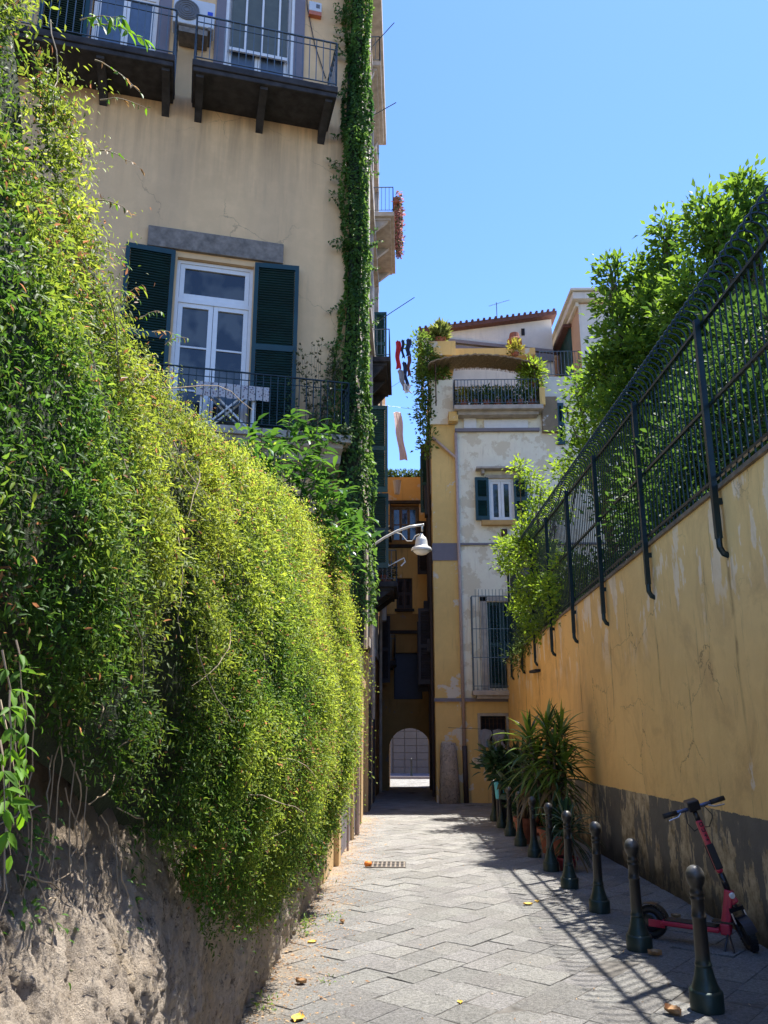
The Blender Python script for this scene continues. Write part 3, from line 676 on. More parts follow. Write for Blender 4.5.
# street side of the cream building: painted base, pilasters, pipes
mb = MB(); mb.slope_box(-1.5,-1.0,10.2,19.38,lambda y: gz(y)-.1,lambda y: gz(y)+2.9); mb.build('painted_base', M['yellow_low'], cb)
mb = MB()
for y in (11.6,14.6,17.3): mb.slope_box(-.998,-.93,y,y+.35,lambda y: gz(y)-.1,lambda y: gz(y)+3.0)
mb.slope_box(-1.0,-.95,12.36,19.36,lambda y: gz(y)+2.9,lambda y: gz(y)+3.08); mb.build_each('pilaster', M['yellow_low'], cb)
mb = MB(); mb.slope_box(-.998,-.975,11.97,14.58,lambda y: gz(y)-.1,lambda y: gz(y)+.8); mb.slope_box(-.998,-.975,15.0,17.28,lambda y: gz(y)-.1,lambda y: gz(y)+.8); mb.build_each('skirting', M['grey_trim'], cb)
mb = MB(); mb.tube([(-.90,15.4,gz(15.4)),(-.90,15.4,8)], .045, 8); mb.tube([(-.92,13.2,gz(13.2)),(-.92,13.2,2.0)], .02, 6); mb.build_each('downpipe', M['pink_pipe'], cb)
mb = MB(); mb.slope_box(-.998,-.965,16.0,16.7,lambda y: gz(y)+.75,lambda y: gz(y)+2.3); mb.build('side_door', M['door_dark'], cb)
# mouldings and corner strips up the street side
mb = MB()
for y, w, x in ((14.3,.5,-.93),(16.2,.35,-.96),(18.6,.5,-.90)): mb.box(-1.10,x,y,y+w,2.9,24.6)
for z in (6.1,13.2,19.6): mb.box(-1.10,-.88,13.9,19.38,z,z+.25)
mb.box(-1.1,-.70,13.8,19.38,24.4,25.2)
mb.build_each('moulding', M['cream_side'], cb)

mb_ac = thing('air_conditioner', 'white outdoor air conditioner unit on the wall between the upper balconies', 'air conditioner', LM @ Vector((-3.3,-.2,14.65)), RZ)
mb = MB(LM); mb.box(-3.68,-2.88,-.40,-.08,14.68,15.30); mb.build('casing', M['ac'], mb_ac, bevel=.02)
mb = MB(LM @ Matrix.Translation((-3.42,-.405,15.0)) @ Matrix.Rotation(PI/2, 4, 'X')); mb.lathe([(.02,0),(.24,0),(.24,.02),(.02,.02)], n=24); 
for r in (.06,.11,.16,.21): mb.ring((0,0,.025), r, .006, (0,0,1), 24, 5)
mb.build('fan_grille', M['ac_dark'], mb_ac)
mb = MB(LM); mb.box(-3.02,-2.92,-.408,-.40,14.98,15.06); mb.build('sticker', plain('blue_sticker', (.02,.06,.45), .5), mb_ac)
mb = MB(LM); mb.box(-3.62,-3.57,-.42,0,14.60,14.68); mb.box(-2.99,-2.94,-.42,0,14.60,14.68); mb.box(-3.55,-3.0,-.40,-.02,14.48,14.60); mb.build_each('bracket', M['stone_grey'], mb_ac)
al = thing('alarm_box', 'small white and orange alarm box right of the upper balcony door', 'alarm box', LM @ Vector((-.83,0,15.8)), RZ)
mb = MB(LM); mb.box(-.95,-.68,-.10,0,15.98,16.22); mb.build('casing', M['ac'], al, bevel=.015)
mb = MB(LM); mb.box(-.95,-.68,-.10,0,15.88,15.975); mb.build('lens', plain('orange_lens', (.5,.14,.06), .3), al)
mb = MB(LM); mb.box(-.80,-.72,-.104,-.10,16.06,16.16); mb.build('grille', M['ac_dark'], al)
mb = MB(LM); mb.tube([(-1.02,-.02,16.9),(-.98,-.02,16.1),(-.80,-.02,15.2),(-.55,-.02,14.4)], .010, 5); tag(mb.build('wall_cable', M['black_gloss']), 'thin dark cable hanging down the cream wall beside the alarm box', 'cable')

tb = thing('balcony_table', 'white folding table with crossed legs and patterned cloth on the balcony', 'table', LM @ Vector((-2.3,-.4,6.26)), RZ)
mb = MB(LM); mb.box(-2.78,-1.55,-.60,-.22,7.02,7.06); mb.build('table_top', M['white_paint'], tb)
for yy in (-.56,-.26):
    mb = MB(LM); mb.bar((-2.62,yy,6.27),(-1.85,yy,7.02), .05,.03); mb.bar((-1.85,yy+.03,6.27),(-2.62,yy+.03,7.02), .05,.03); mb.box(-2.72,-2.66,yy-.02,yy+.02,6.26,7.02); mb.box(-1.82,-1.76,yy-.02,yy+.02,6.26,7.02); mb.build('leg', M['white_paint'], tb)
def patt():
    m, nt, b = nodes('patterned_cloth'); v = coord(nt, kind='obj'); w = N(nt, 'ShaderNodeTexVoronoi', Scale=22.0); nt.links.new(v, w.inputs['Vector'])
    nt.links.new(mixc(nt, ramp(nt, w.outputs['Distance'], .25, .4), (.22,.16,.18), (.60,.55,.53)), b.inputs['Base Color']); b.inputs['Roughness'].default_value = .9; return m
M['pattern'] = patt()
mb = MB(LM); pts = []
for i in range(24):
    x = -2.80+1.26*i/23; w = .012*math.sin(i*1.7); pts += [(x,-.22,7.068),(x,-.615,7.07),(x,-.635+w,7.0),(x,-.63-w,6.80+.01*math.sin(i))]
mb.add(pts, [(i*4+j,(i+1)*4+j,(i+1)*4+j+1,i*4+j+1) for i in range(23) for j in range(3)]); tag(mb.build('tablecloth', M['pattern']), 'pink and white patterned cloth over the balcony table', 'tablecloth')

# ivy column up the corner
ic = thing('climbing_ivy', 'narrow column of dark ivy climbing the corner of the cream building', 'ivy', (-.95, 13.7, 3.2))
def ivy_col():
    n = 26000; z = 3.0+RNG.random(n)**1.0*19.8; a = RNG.random(n)*2*PI
    rx = np.interp(z, [3,4.5,6,7.5,10,13,17,23], [.56,.48,.42,.30,.20,.22,.17,.15]); cx = np.interp(z, [3,4.5,6,7.5,10,23], [-1.10,-1.08,-1.02,-.95,-.93,-.93])
    bump_ = np.array([noise.fractal((1.3, q*.55, aa*.8), .8, 2, 4) for q, aa in zip(z, a)])*.20
    P = np.stack([cx+np.cos(a)*(rx+bump_), 13.72+np.sin(a)*(rx*.9+bump_), z], 1)
    O = np.stack([np.cos(a), np.sin(a), np.zeros(n)], 1)
    D = nrm(O*.7+np.array([0,0,-.7])+RNG.normal(0,.5,(n,3))); Nn = nrm(O+np.array([0,0,.5])+RNG.normal(0,.4,(n,3)))
    hi = nvec(P, (2,2,.8), 9); y = np.clip(.3+hi*.8+RNG.random(n)*.4, 0, 1)[:, None]
    T = np.array([[.022,.065,.016]])*(1-y)+np.array([[.10,.18,.034]])*y
    leaf_mesh('foliage', P, D, Nn, .085*(.6+.7*RNG.random(n)), .060*np.ones(n), T, M['leaf'], ic, 1)
    R = random.Random(4); sh_ = MB(); P2 = []
    for i in range(46):
        zz = R.uniform(4.5, 18); sg_ = R.choice((-1,-1,1)); q = [Vector((-.95+sg_*.18, 13.66 if sg_ > 0 else 13.62, zz))]; dz = R.uniform(-.6,.7)
        for k in range(6): q.append(q[-1]+Vector((sg_*.055*R.uniform(.5,1.2), -.006 if sg_ < 0 else 0, .06*dz+R.uniform(-.02,.02)))); P2 += [q[-1]]*4
        sh_.tube(q, .004, 4, False)
    sh_.build_each('stray_stem', M['bark'], ic); P2 = np.array(P2)+RNG.normal(0,.02,(len(P2),3)); m_ = len(P2)
    leaf_mesh('foliage', P2, RNG.normal(0,1,(m_,3))+np.array([0,-.5,-.3]), nrm(np.array([[0,-.7,.6]])+RNG.normal(0,.4,(m_,3))), .07*(.6+.7*RNG.random(m_)), .05*np.ones(m_), np.array([[.06,.12,.03]])*(.5+RNG.random((m_,1))), M['leaf'], ic, 1)
    mb = MB(); pts = [(-.98+.05*math.sin(k), 13.78, 2.5+k*1.0) for k in range(21)]; mb.tube(pts, [.26,.26,.24,.22,.2]+[.13]*16, 9); mb.build('stem', M['ivy_core'], ic)
ivy_col()
# dry straggly plant on the balcony and the leafy loquat below it
sp = thing('balcony_shrub', 'sparse dry straggly shrub at the right end of the balcony', 'shrub', LM @ Vector((-.55,-.35,6.26)), RZ)
mb = MB(LM); R = random.Random(2); P_, D_ = [], []
for i in range(26):
    q = [Vector((-.60+R.uniform(-.05,.05),-.3,6.3))]; dx = R.uniform(-.05,.05); 
    for k in range(9): q.append(q[-1]+Vector((dx+R.uniform(-.02,.02), R.uniform(-.012,.012), R.uniform(.16,.26)*(1-.3*abs(dx)*10)))); P_ += [LM @ q[-1]]*4; D_ += [(R.uniform(-1,1), R.uniform(-1,1), R.uniform(-.2,1)) for _ in range(4)]
    mb.tube(q, [.006-.0005*k for k in range(10)], 5)
mb.build('stems', M['bark'], sp); n = len(P_)
leaf_mesh('foliage', np.array(P_), np.array(D_), RNG.normal(0,1,(n,3)), .06*np.ones(n), .03*np.ones(n), np.array([[.08,.085,.03]])*(.5+RNG.random((n,1))), M['leaf'], sp, 1)
mb = MB(LM); mb.lathe([(.10,0),(.14,.24),(.15,.26),(.13,.26),(.12,.22)], (-.60,-.3,6.262), 16); mb.build('pot', M['terracotta'], sp)
vb = thing('trailing_vine', 'light green vine twined through the balcony railing', 'vine', LM @ Vector((-.7,-.7,6.1)), RZ)
n = 900; xx = -1.25+1.2*RNG.random(n); zz = np.where(RNG.random(n) < .6, 6.1+.35*RNG.random(n), 6.3+1.0*RNG.random(n)*(np.sin(xx*9)*.5+.5))
P = np.array([LM @ Vector((float(a), -.72+random.uniform(-.06,.06), float(b))) for a, b in zip(xx, zz)])
leaf_mesh('foliage', P, RNG.normal(0,1,(n,3))+np.array([0,-.5,-.5]), nrm(np.array([[0,-.8,.6]])+RNG.normal(0,.4,(n,3))), .07*(.6+.6*RNG.random(n)), .05*np.ones(n), np.array([[.05,.085,.03]])*(.5+RNG.random((n,1))), M['leaf'], vb, 1)

def rosette_shrub(label):
    t = thing('loquat_shrub', label, 'shrub', (-1.75, 9.2, gz(9)+1.9)); mb = MB(); R = random.Random(12); P_, D_, N_, L_, T_ = [], [], [], [], []
    heads = []
    for (u, v) in ((262,428),(290,418),(318,425),(245,440),(275,445),(300,448),(320,462),(262,465),(290,475),(312,490),(330,480),(340,500),(300,510),(325,520),(345,525),(250,490),(275,505),(355,515),(235,455),(300,535),(340,540)):
        heads.append(onY(u, v, R.uniform(8.7, 10.0)))
    base = Vector((-1.75, 9.2, gz(9)+1.9))
    for h in heads:
        mid = base.lerp(h, .6)+Vector((R.uniform(-.1,.1), R.uniform(-.1,.1), -.1)); mb.tube([base, mid, h], [.03,.018,.008], 6)
        for k in range(62):
            a = R.uniform(0, 2*PI); e = R.uniform(-.5, 1.0); b = h+Vector((R.gauss(0,.12),R.gauss(0,.12),-R.random()*.50))
            P_.append(b); D_.append((math.cos(a)*1.0, math.sin(a)*1.0, e)); N_.append((R.uniform(-.2,.2), R.uniform(-.2,.2), 1)); L_.append(R.uniform(.12,.25)); g = R.random()
            T_.append((.02+.08*g,.07+.15*g,.015+.012*g))
    mb.build('stems', M['bark'], t); L_ = np.array(L_)
    leaf_mesh('foliage', np.array(P_), np.array(D_, dtype=float), np.array(N_, dtype=float), L_, L_*.34, np.array(T_), M['leaf_thick'], t, 0, .15, .25)
rosette_shrub('bright broad leaved shrub between the ivy wall and the balcony')

# ------------------------------------------------------------------ street beyond: left row of buildings
lb = thing('apartment_building', 'tall narrow building past the cream one with balconies over the lane', 'building', (-1.1, 22, gz(22)))
mb = MB(); mb.prism([(-9,19.42),(-1.06,19.42),(-1.02,26.4),(-9,26.4)], -1.8, 23.5); mb.build('wall', M['cream_side'], lb)
mb = MB(); mb.prism([(-9,26.42),(-.95,26.42),(-.78,32.4),(-9,32.4)], -2.2, 15.5); mb.build('far_wall', M['orange_side'], lb)
mb = MB()
for y, w, x in ((19.5,.5,-.93),(22.3,.4,-.94),(25.9,.5,-.88)): mb.box(-1.1,x,y,y+w,3,23.2)
for z in (3.0,8.2,12.2,16.6,20.6): mb.box(-1.1,-.87,19.44,26.38,z,z+.22)
mb.box(-1.2,-.6,19.43,26.5,23.2,23.9); mb.build_each('moulding', M['stone_pale'], lb)
mb = MB(); mb.box(-1.1,-.93,20.4,22.1,-1.1,2.9); mb.box(-1.1,-.93,22.9,25.7,-1.2,2.9); mb.build_each('painted_base', M['yellow_low'], lb)
mb = MB(); mb.box(-.93,-.90,20.6,21.5,-1.05,1.6); mb.box(-.93,-.9,23.4,24.4,-1.15,1.4); mb.build_each('door', M['door_dark'], lb)
def side_balcony(y0, y1, xo, zs, rail, mat='stone_pale', th=.16, rm='iron_grey'):
    mb = MB(); mb.box(-1.08,xo,y0,y1,zs,zs+th); mb.box(-1.08,xo-.12,y0+.1,y1-.1,zs-.10,zs); o = mb.build('balcony', M[mat], lb, bevel=.01)
    for y in (y0+.2, (y0+y1)/2, y1-.2):
        k = MB(); k.add([(-1.06,y-.07,zs-.6),(-1.06,y+.07,zs-.6),(-1.06,y-.07,zs-.1),(-1.06,y+.07,zs-.1),(xo-.2,y-.07,zs-.1),(xo-.2,y+.07,zs-.1)], [(0,1,5,4),(0,4,2),(1,3,5),(2,4,5,3),(0,2,3,1)]); k.build('bracket', M[mat], o)
    railing(Matrix.Identity(4), [(-1.05,y0+.04),(xo-.04,y0+.04),(xo-.04,y1-.04),(-1.05,y1-.04)], zs+th, zs+th+rail, .12, .008, .03).build('railing', M[rm], o)
    return o
side_balcony(22.6,26.2,-.25,17.3,.95); side_balcony(22.4,25.2,-.38,12.0,.95,'stone_dark'); side_balcony(23.0,26.0,-.20,5.0,.95,'stone_dark'); side_balcony(20.0,23.5,-.62,20.8,.95)
side_balcony(27.2,29.2,-.45,7.6,.9,'stone_dark'); side_balcony(27.6,29.3,-.30,2.9,.9,'stone_dark')
mb = MB(); mb.box(-1.06,-1.0,22.9,24.2,12.2,14.6); mb.box(-1.06,-1.0,22.9,24.2,17.5,19.9); mb.build_each('door', M['white_paint'], lb)
# open louvred shutters standing square to the wall
def shutter_y(parent, y, x0, x1, z0, z1, mat='green_paint_old'):
    return shutter(parent, Matrix.Identity(4), x0, x1, z0, z1, y, mat=mat)
shutter_y(lb, 20.0, -1.02,-.42,7.1,9.55); shutter_y(lb, 20.9,-1.0,-.42,5.2,7.3,'green_paint'); shutter_y(lb, 24.7,-.98,-.55,12.5,14.9); shutter_y(lb, 27.5,-.9,-.5,2.3,4.6,'door_dark')
mb = MB()
for (y, z0, z1) in ((20.4,2.6,5.4),(21.7,1.2,4.2)): mb.tube([(-.86,y,z0),(-.86,y,z1)], .05, 8)
mb.tube([(-.80,26.6,-1.2),(-.80,26.6,14)], .05, 8); mb.build_each('downpipe', M['stone_pale'], lb)
mb = MB(); mb.box(-.80,-.62,27.0,27.7,4.4,5.1); mb.box(-.84,-.6,28.3,28.8,7.6,8.0); mb.build_each('wall_box', M['ac'], lb)
# flowers on the high balcony, plants on the lower ones
def pot_plant(label, p, r, h, leafn, L, tint, name='potted_plant', mat='terracotta', rad=.25, up=.4, group=None, cat='plant', parent=None, droop=.2, hang=0):
    t = thing(name, label, cat, p, 0, group); mb = MB(); mb.lathe([(r*.7,0),(r*.95,h*.85),(r*1.05,h*.86),(r*1.05,h),(r*.9,h),(r*.88,h*.9)], p, 16); mb.build('pot', M[mat], t)
    n = leafn; c = np.array(p)+np.array([0,0,h+rad*.6]); d = nrm(RNG.normal(0,1,(n,3))); P = c+d*rad*(.2+.8*RNG.random((n,1)))*np.array([1,1,1.2]); P[:,2] = P[:,2]-hang*RNG.random(n)
    T = np.array([tint])*(.45+1.0*RNG.random((n,1)))
    leaf_mesh('foliage', P, d+np.array([0,0,up])+RNG.normal(0,.4,(n,3)), nrm(np.array([[0,0,1.]])+RNG.normal(0,.5,(n,3))), L*(.6+.7*RNG.random(n)), L*.4*np.ones(n), T, M['leaf'], t, 1, droop=droop); return t
fl_ = thing('flower_box', 'row of brown red flowers over the edge of the highest balcony', 'plant', (-.2,24.2,18.2))
mb = MB(); mb.box(-.27,-.08,22.9,25.8,18.05,18.22); mb.build('planter', M['terracotta'], fl_)
n = 1500; P = np.stack([-.12+RNG.normal(0,.07,n), 22.9+2.9*RNG.random(n), 17.65+.85*RNG.random(n)], 1)
leaf_mesh('foliage', P, RNG.normal(0,1,(n,3))+np.array([.4,0,-.3]), RNG.normal(0,1,(n,3)), .11*np.ones(n), .07*np.ones(n), np.where((RNG.random(n) < .75)[:,None], np.array([[.17,.085,.07]]), np.array([[.06,.09,.03]]))*(.5+RNG.random((n,1))), M['leaf'], fl_, 1)
for i, (x, y, z) in enumerate(((-.62,23.3,5.16),(-.5,23.9,5.16),(-.62,24.6,5.16))): pot_plant(('dry grey potted plant at the near end of the low balcony','middle potted plant on the low balcony over the lane','dark potted plant farthest along the low balcony')[i], (x,y,z), .12, .22, 160, .12, ((.10,.09,.07),(.05,.07,.03),(.03,.05,.02))[i], rad=.28, group='pots on the low balcony')
pot_plant('pale dried potted shrub by the green open shutter', (-.72,21.4,5.9), .10, .2, 420, .10, (.16,.14,.10), rad=.30)
mb = MB(); mb.tube([(-.85,20.4,12.2),(-.3,20.2,12.5),(.35,20.1,12.9)], .012, 5); mb.tube([(-.7,25.2,12.1),(.42,23.2,12.0)], .006, 5)
mb.tube([(-.9,20.4,21.9),(-.2,20.2,22.6)], .014, 5); mb.tube([(-.9,20.4,19.3),(-.15,20.2,19.6)], .014, 5)
mb.build_each('line_pole', M['iron'], lb)
# laundry
def cloth(label, p, w, h, mat, name='garment', group='washing over the lane', cat='laundry', sway=0.1, n=14, taper=0):
    mb = MB(); R = random.Random(int(p[2]*97+w*31)); m = 6; vs = []
    for i in range(n+1):
        t = i/n
        for j in range(m):
            s = j/(m-1)-.5; ww = w*(1-taper*t)*(1+.12*math.sin(t*7+R.random()*.3)); vs.append((p[0]+s*ww+sway*t*h+.02*math.sin(t*9), p[1]+.035*math.sin(s*11+t*3), p[2]-t*h+.02*math.cos(s*6)))
    vs2 = [(x, y+.008, z) for x, y, z in vs]; k = len(vs)
    fs = [(i*m+j, i*m+j+1, (i+1)*m+j+1, (i+1)*m+j) for i in range(n) for j in range(m-1)]
    mb.add(vs+vs2, fs+[tuple(q+k for q in f[::-1]) for f in fs]); return tag(mb.build(name, M[mat], smooth=True), label, cat, group)
for (u, v, v2, w, mt, lab, sw) in ((398,341,369,.14,'cloth_red','narrow red garment hanging first in the row of washing',.0),(402.5,340,358,.08,'cloth_navy','short dark garment between the red one and the blue one',.02),(408.5,339,356,.14,'cloth_navy','navy blue garment at the right end of the washing',-.03),
        (409,356,376,.10,'cloth_brown','brown garment hanging below the navy one',-.02),(400,370,390,.15,'cloth_grey','pale grey garment slanting below the red one',.25),(404,362,386,.11,'cloth_navy','long blue garment slanting in the lower row of washing',.12),(406,384,393,.2,'cloth_white','white cloth at the lowest end of the washing',.2)):
    a = onY(u, v, 20.6); b = onY(u, v2, 20.6); cloth(lab, a, w, a.z-b.z, mt, sway=sw)
a = onY(397,412,27.5); cloth('pale pink sheet hung over the far end of the lane', a, .27, 1.9, 'cloth_pink', 'bed_sheet', None, 'laundry', .12)
mb = MB(); mb.tube([(-.9,26.8,a.z+.03),(.95,27.6,a.z+.05)], .006, 5); tag(mb.build('clothes_line', M['iron']), 'thin line holding the pale pink sheet', 'clothes line')
# street lamp
lp = thing('street_lamp', 'bell shaped street lamp on a long curved arm over the lane', 'street lamp', (-1.0,16.3,4.4))
A = [Vector(onY(u, v, 16.2)) for u, v in ((352,566),(372,546),(384,538),(397,531),(410,526.5),(422,525))]
mb = MB(); mb.tube(A, .028, 8); mb.tube([A[-1], A[-1]+Vector((0,0,-.14))], .022, 8); mb.tube([A[-1]+Vector((0,0,-.0)), onY(424,524.8,16.2)], .03, 8); mb.build('arm', M['pale_metal'], lp, smooth=True)
Sc = [Vector(onY(u, v, 16.25)) for u, v in ((380,542),(386,536),(394,532),(401,534),(407,541),(412,541),(415,536),(419,534))]
mb = MB(); mb.tube(Sc, .010, 6); mb.build('scroll', M['pale_metal'], lp)
hd = onY(421.5,551,16.2); mb = MB(); mb.lathe([(.215,-.0),(.225,.03),(.20,.07),(.15,.10),(.135,.13),(.125,.22),(.10,.29),(.05,.33),(.03,.38)], hd, 24, cap=False)
mb.lathe([(.20,.03),(.12,.10),(.03,.3)], hd, 24, cap=False); o = mb.build('lamp_head', M['pale_metal'], lp, smooth=True)
mb = MB(); mb.lathe([(.02,-.09),(.10,-.075),(.16,-.03),(.19,.02),(.1,.06)], hd, 20); mb.build('bulb_cover', M['bulb'], o, smooth=True)
# a second small curved bracket lamp lower down
hb = thing('wall_bracket', 'bent white metal bracket sticking out above the low balcony', 'bracket', (-1.0,21.8,5.4))
q = [Vector(onY(u, v, 21.8)) for u, v in ((374,562),(378,540),(384,552),(389,566),(398,561),(404,558),(405,562),(401,566))]
mb = MB(); mb.tube(q, .022, 7); mb.build('rod', M['pale_metal'], hb)

# ------------------------------------------------------------------ archway building closing the alley
ab = thing('archway_building', 'dim ochre building with a low arched passage at the end of the alley', 'building', (.2,29.5,gz(29.5)))
I4 = Matrix.Identity(4); ax0, ax1 = -.60, .96; az = .72; rad = (ax1-ax0)/2; asp = az-rad; gy = gz(29.5)-.1
holes2 = [(-.52,.60,7.75,9.15), (-.28,.30,5.10,6.25), (-.40,.66,1.75,3.45)]
mb = MB(); mb.facade(-1.2, 1.3, az+.25, 10.3, 29.5, holes2, .4); mb.facade(-6,-1.2,gy,10.3,29.5,[],.1); mb.facade(1.3,6,gy,10.3,29.5,[],.1)
arc = [(ax0+rad-rad*math.cos(PI*k/14), asp+rad*math.sin(PI*k/14)) for k in range(15)]
for yy in (29.5, 32.5):
    mb.add([(-1.2,yy,gy-.2),(ax0,yy,gy-.2),(ax0,yy,asp),(-1.2,yy,asp)],[(0,1,2,3)]); mb.add([(ax1,yy,gy-.2),(1.3,yy,gy-.2),(1.3,yy,asp),(ax1,yy,asp)],[(0,1,2,3)])
    mb.add([(-1.2,yy,asp),(ax0,yy,asp),(ax0,yy,az+.25),(-1.2,yy,az+.25)],[(0,1,2,3)]); mb.add([(ax1,yy,asp),(1.3,yy,asp),(1.3,yy,az+.25),(ax1,yy,az+.25)],[(0,1,2,3)])
    for k in range(14): (xa, za), (xb, zb) = arc[k], arc[k+1]; mb.add([(xa,yy,za),(xb,yy,zb),(xb,yy,az+.25),(xa,yy,az+.25)],[(0,1,2,3)])
for k in range(14): (xa, za), (xb, zb) = arc[k], arc[k+1]; mb.add([(xa,29.5,za),(xb,29.5,zb),(xb,32.5,zb),(xa,32.5,za)],[(0,1,2,3)])
mb.box(-1.2,ax0,29.51,32.49,gy-.3,asp); mb.box(ax1,1.3,29.51,32.49,gy-.3,asp)
mb.add([(-6,32.5,az+.25),(6,32.5,az+.25),(6,32.5,10.3),(-6,32.5,10.3)],[(0,1,2,3)]); mb.add([(-6,32.5,gy-.3),(-1.2,32.5,gy-.3),(-1.2,32.5,az+.25),(-6,32.5,az+.25)],[(0,1,2,3)]); mb.add([(1.3,32.5,gy-.3),(6,32.5,gy-.3),(6,32.5,az+.25),(1.3,32.5,az+.25)],[(0,1,2,3)])
mb.add([(-6,29.5,10.3),(6,29.5,10.3),(6,32.5,10.3),(-6,32.5,10.3)],[(0,1,2,3)])
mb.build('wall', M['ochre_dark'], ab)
mb = MB()
for a, b, c, d in ((-1.0,-.53,7.6,10.28),(.61,1.0,7.6,10.28),(-.53,.61,9.33,10.28),(-1.0,-.30,4.9,7.44),(.32,1.0,4.9,7.44),(-.30,.32,6.27,7.44)): mb.box(a,b,29.46,29.498,c,d)
mb.build('upper_render', M['ochre'], ab)
mb = MB(); mb.box(-.54,.62,29.91,30,7.7,9.2); mb.box(-.42,.68,29.91,30,1.7,3.5); mb.build_each('room_backing', M['interior'], ab)
framed(ab, I4, -.5,.58,7.76,9.14,29.75,3,[.5],'glass',.05,None,'stone_grey')
shutter(ab, I4, -.28,.005,5.1,6.25,29.6,mat='door_dark'); shutter(ab, I4, .01,.30,5.1,6.25,29.6,mat='door_dark')
mb = MB(); mb.box(-.38,.64,29.72,29.78,1.76,3.44); mb.build('door', M['navy'], ab)
mb = MB()
for z in (9.2,7.45,4.15): mb.box(-1.2,1.3,29.38,29.498,z,z+.12)
mb.box(-.36,.38,29.36,29.498,4.98,5.08); mb.build_each('string_course', M['stone_dark'], ab)
n = 1300; P = np.stack([-1+2.2*RNG.random(n), 29.7+RNG.normal(0,.08,n), 10.3+.32*RNG.random(n)**1.5], 1); rp = thing('roof_plants', 'low green plants along the roof edge above the archway', 'plants', (.1,29.7,10.3))
leaf_mesh('foliage', P, RNG.normal(0,1,(n,3))+np.array([0,0,1.2]), RNG.normal(0,1,(n,3)), .12*np.ones(n), .05*np.ones(n), np.array([[.05,.09,.03]])*(.4+RNG.random((n,1))), M['leaf'], rp, 1)
mb = MB(); mb.lathe([(.10,0),(.16,.5),(.17,.52),(.02,.52)], onY(397,494,28.6), 14); tag(mb.build('plastic_tub', M['ac']), 'small white tub perched below the roof plants', 'tub')
# court beyond the arch
fb = thing('far_building', 'pale grey block walled building seen through the arch', 'building', (.5,42.5,gz(42.5)))
mb = MB(); mb.box(-7,8,42.5,46,-3,13); mb.build('wall', M['grey_block'], fb)
mb = MB()
for i in range(9):
    for j in range(3): mb.box(-.62+j*.62,-.03+j*.62,42.44,42.5,-2.0+i*.36,-1.66+i*.36)
mb.box(-3,-.66,42.40,42.5,-2.2,2); mb.box(-3,4,42.3,42.5,1.55,1.7); mb.build('stone_blocks', M['grey_block'], fb, bevel=.01)
mb = MB(); mb.box(1.28,2.3,42.42,42.5,-2.05,.85); mb.build('door', M['navy'], fb); mb = MB(); mb.box(1.2,2.4,42.3,42.5,.85,1.2); mb.build('door_lintel', M['interior'], fb)
mb = MB(); mb.slope_box(-6,7,38.6,42.4,lambda y: gz(y)-.1,lambda y: gz(y)+.12); tag(mb.build('far_pavement', M['grey_trim']), kind='structure')
pl = thing('small_bollard', 'thin dark bollard seen small through the arch', 'bollard', (.30,39,gz(39)+.12)); mb = MB(); mb.lathe([(.06,0),(.06,.05),(.04,.08),(.04,.7),(.05,.72),(.04,.80),(.01,.82)], (.30,39,gz(39)+.12), 12); mb.build('post', M['bollard'], pl)

# ------------------------------------------------------------------ white and ochre corner house
wb = thing('corner_house', 'old white house with ochre corner strip and planted roof terraces', 'building', (1.0,23.6,gz(23.6)))
wh = [(2.66,3.47,7.13,8.49),(2.52,3.36,2.05,4.60),(2.21,2.96,.35,1.25),(4.93,5.16,9.6,11.0),(5.26,5.34,10.5,10.85)]
mb = MB(); mb.facade(1.66,13,1.72,11.0,23.6,wh[:2]+wh[3:],.3); mb.build('white_wall', M['white_old'], wb)
mb = MB(); mb.facade(1.66,3.9,-1.5,1.7,23.602,[wh[2]],.25); mb.facade(3.9,13,-1.5,1.7,23.602,[],.1)
mb.box(.90,1.66,23.57,24.2,-1.5,5.88); mb.box(.90,1.66,23.57,24.2,6.42,10.3)
mb.build('ochre_wall', M['ochre'], wb)
mb = MB(); mb.add([(.90,24.2,-1.5),(.98,29.49,-1.8),(.98,29.49,11.0),(.90,24.2,11.0)],[(0,1,2,3)]); mb.add([(.9,24.2,11.0),(.98,29.49,11.0),(13,29.49,11.0),(13,24.2,11.0)],[(0,1,2,3)]); mb.add([(.98,29.49,-1.8),(13,29.49,-1.8),(13,29.49,11),(.98,29.49,11)],[(0,3,2,1)]); mb.add([(13,23.6,-1.8),(13,29.49,-1.8),(13,29.49,11),(13,23.6,11)],[(0,3,2,1)])
mb.build('alley_wall', M['ochre'], wb)
mb = MB(); mb.box(.88,1.67,23.54,24.2,5.88,6.42); mb.build('grey_band', M['grey_trim'], wb)
mb = MB(); mb.box(.86,1.70,23.50,24.2,10.3,10.5); mb.box(.92,1.62,23.55,24.2,10.5,11.85); mb.build('corner_pier', M['white_old'], wb, bevel=.01)
mb = MB(); mb.box(1.66,13,23.53,23.598,6.36,6.42); mb.box(.86,13,23.50,23.598,1.66,1.76); mb.box(1.66,4.35,23.48,23.598,10.05,10.15); mb.build_each('string_course', M['grey_trim'], wb)
mb = MB(); mb.box(1.95,2.35,23.52,23.597,10.17,10.5); mb.box(2.6,4.0,23.545,23.597,10.17,10.45); mb.build_each('panel', M['white_paint'], wb)
mb = MB(); mb.box(2.5,3.5,23.9,24.0,7,8.6); mb.box(2.2,3,23.852,24.0,.3,1.3); mb.box(2.4,3.4,23.902,24.0,2,4.7); mb.box(4.9,5.4,23.9,24,9.5,11); mb.build_each('room_backing', M['interior'], wb)
w_ = framed(wb, I4, 2.66,3.47,7.13,8.49,23.66,2,[],'glass',.085,None,'white_paint',.07)
mb = MB(); mb.box(2.66,3.47,23.60,23.72,7.135,7.25); mb.build('frame_foot', M['white_paint'], w_)
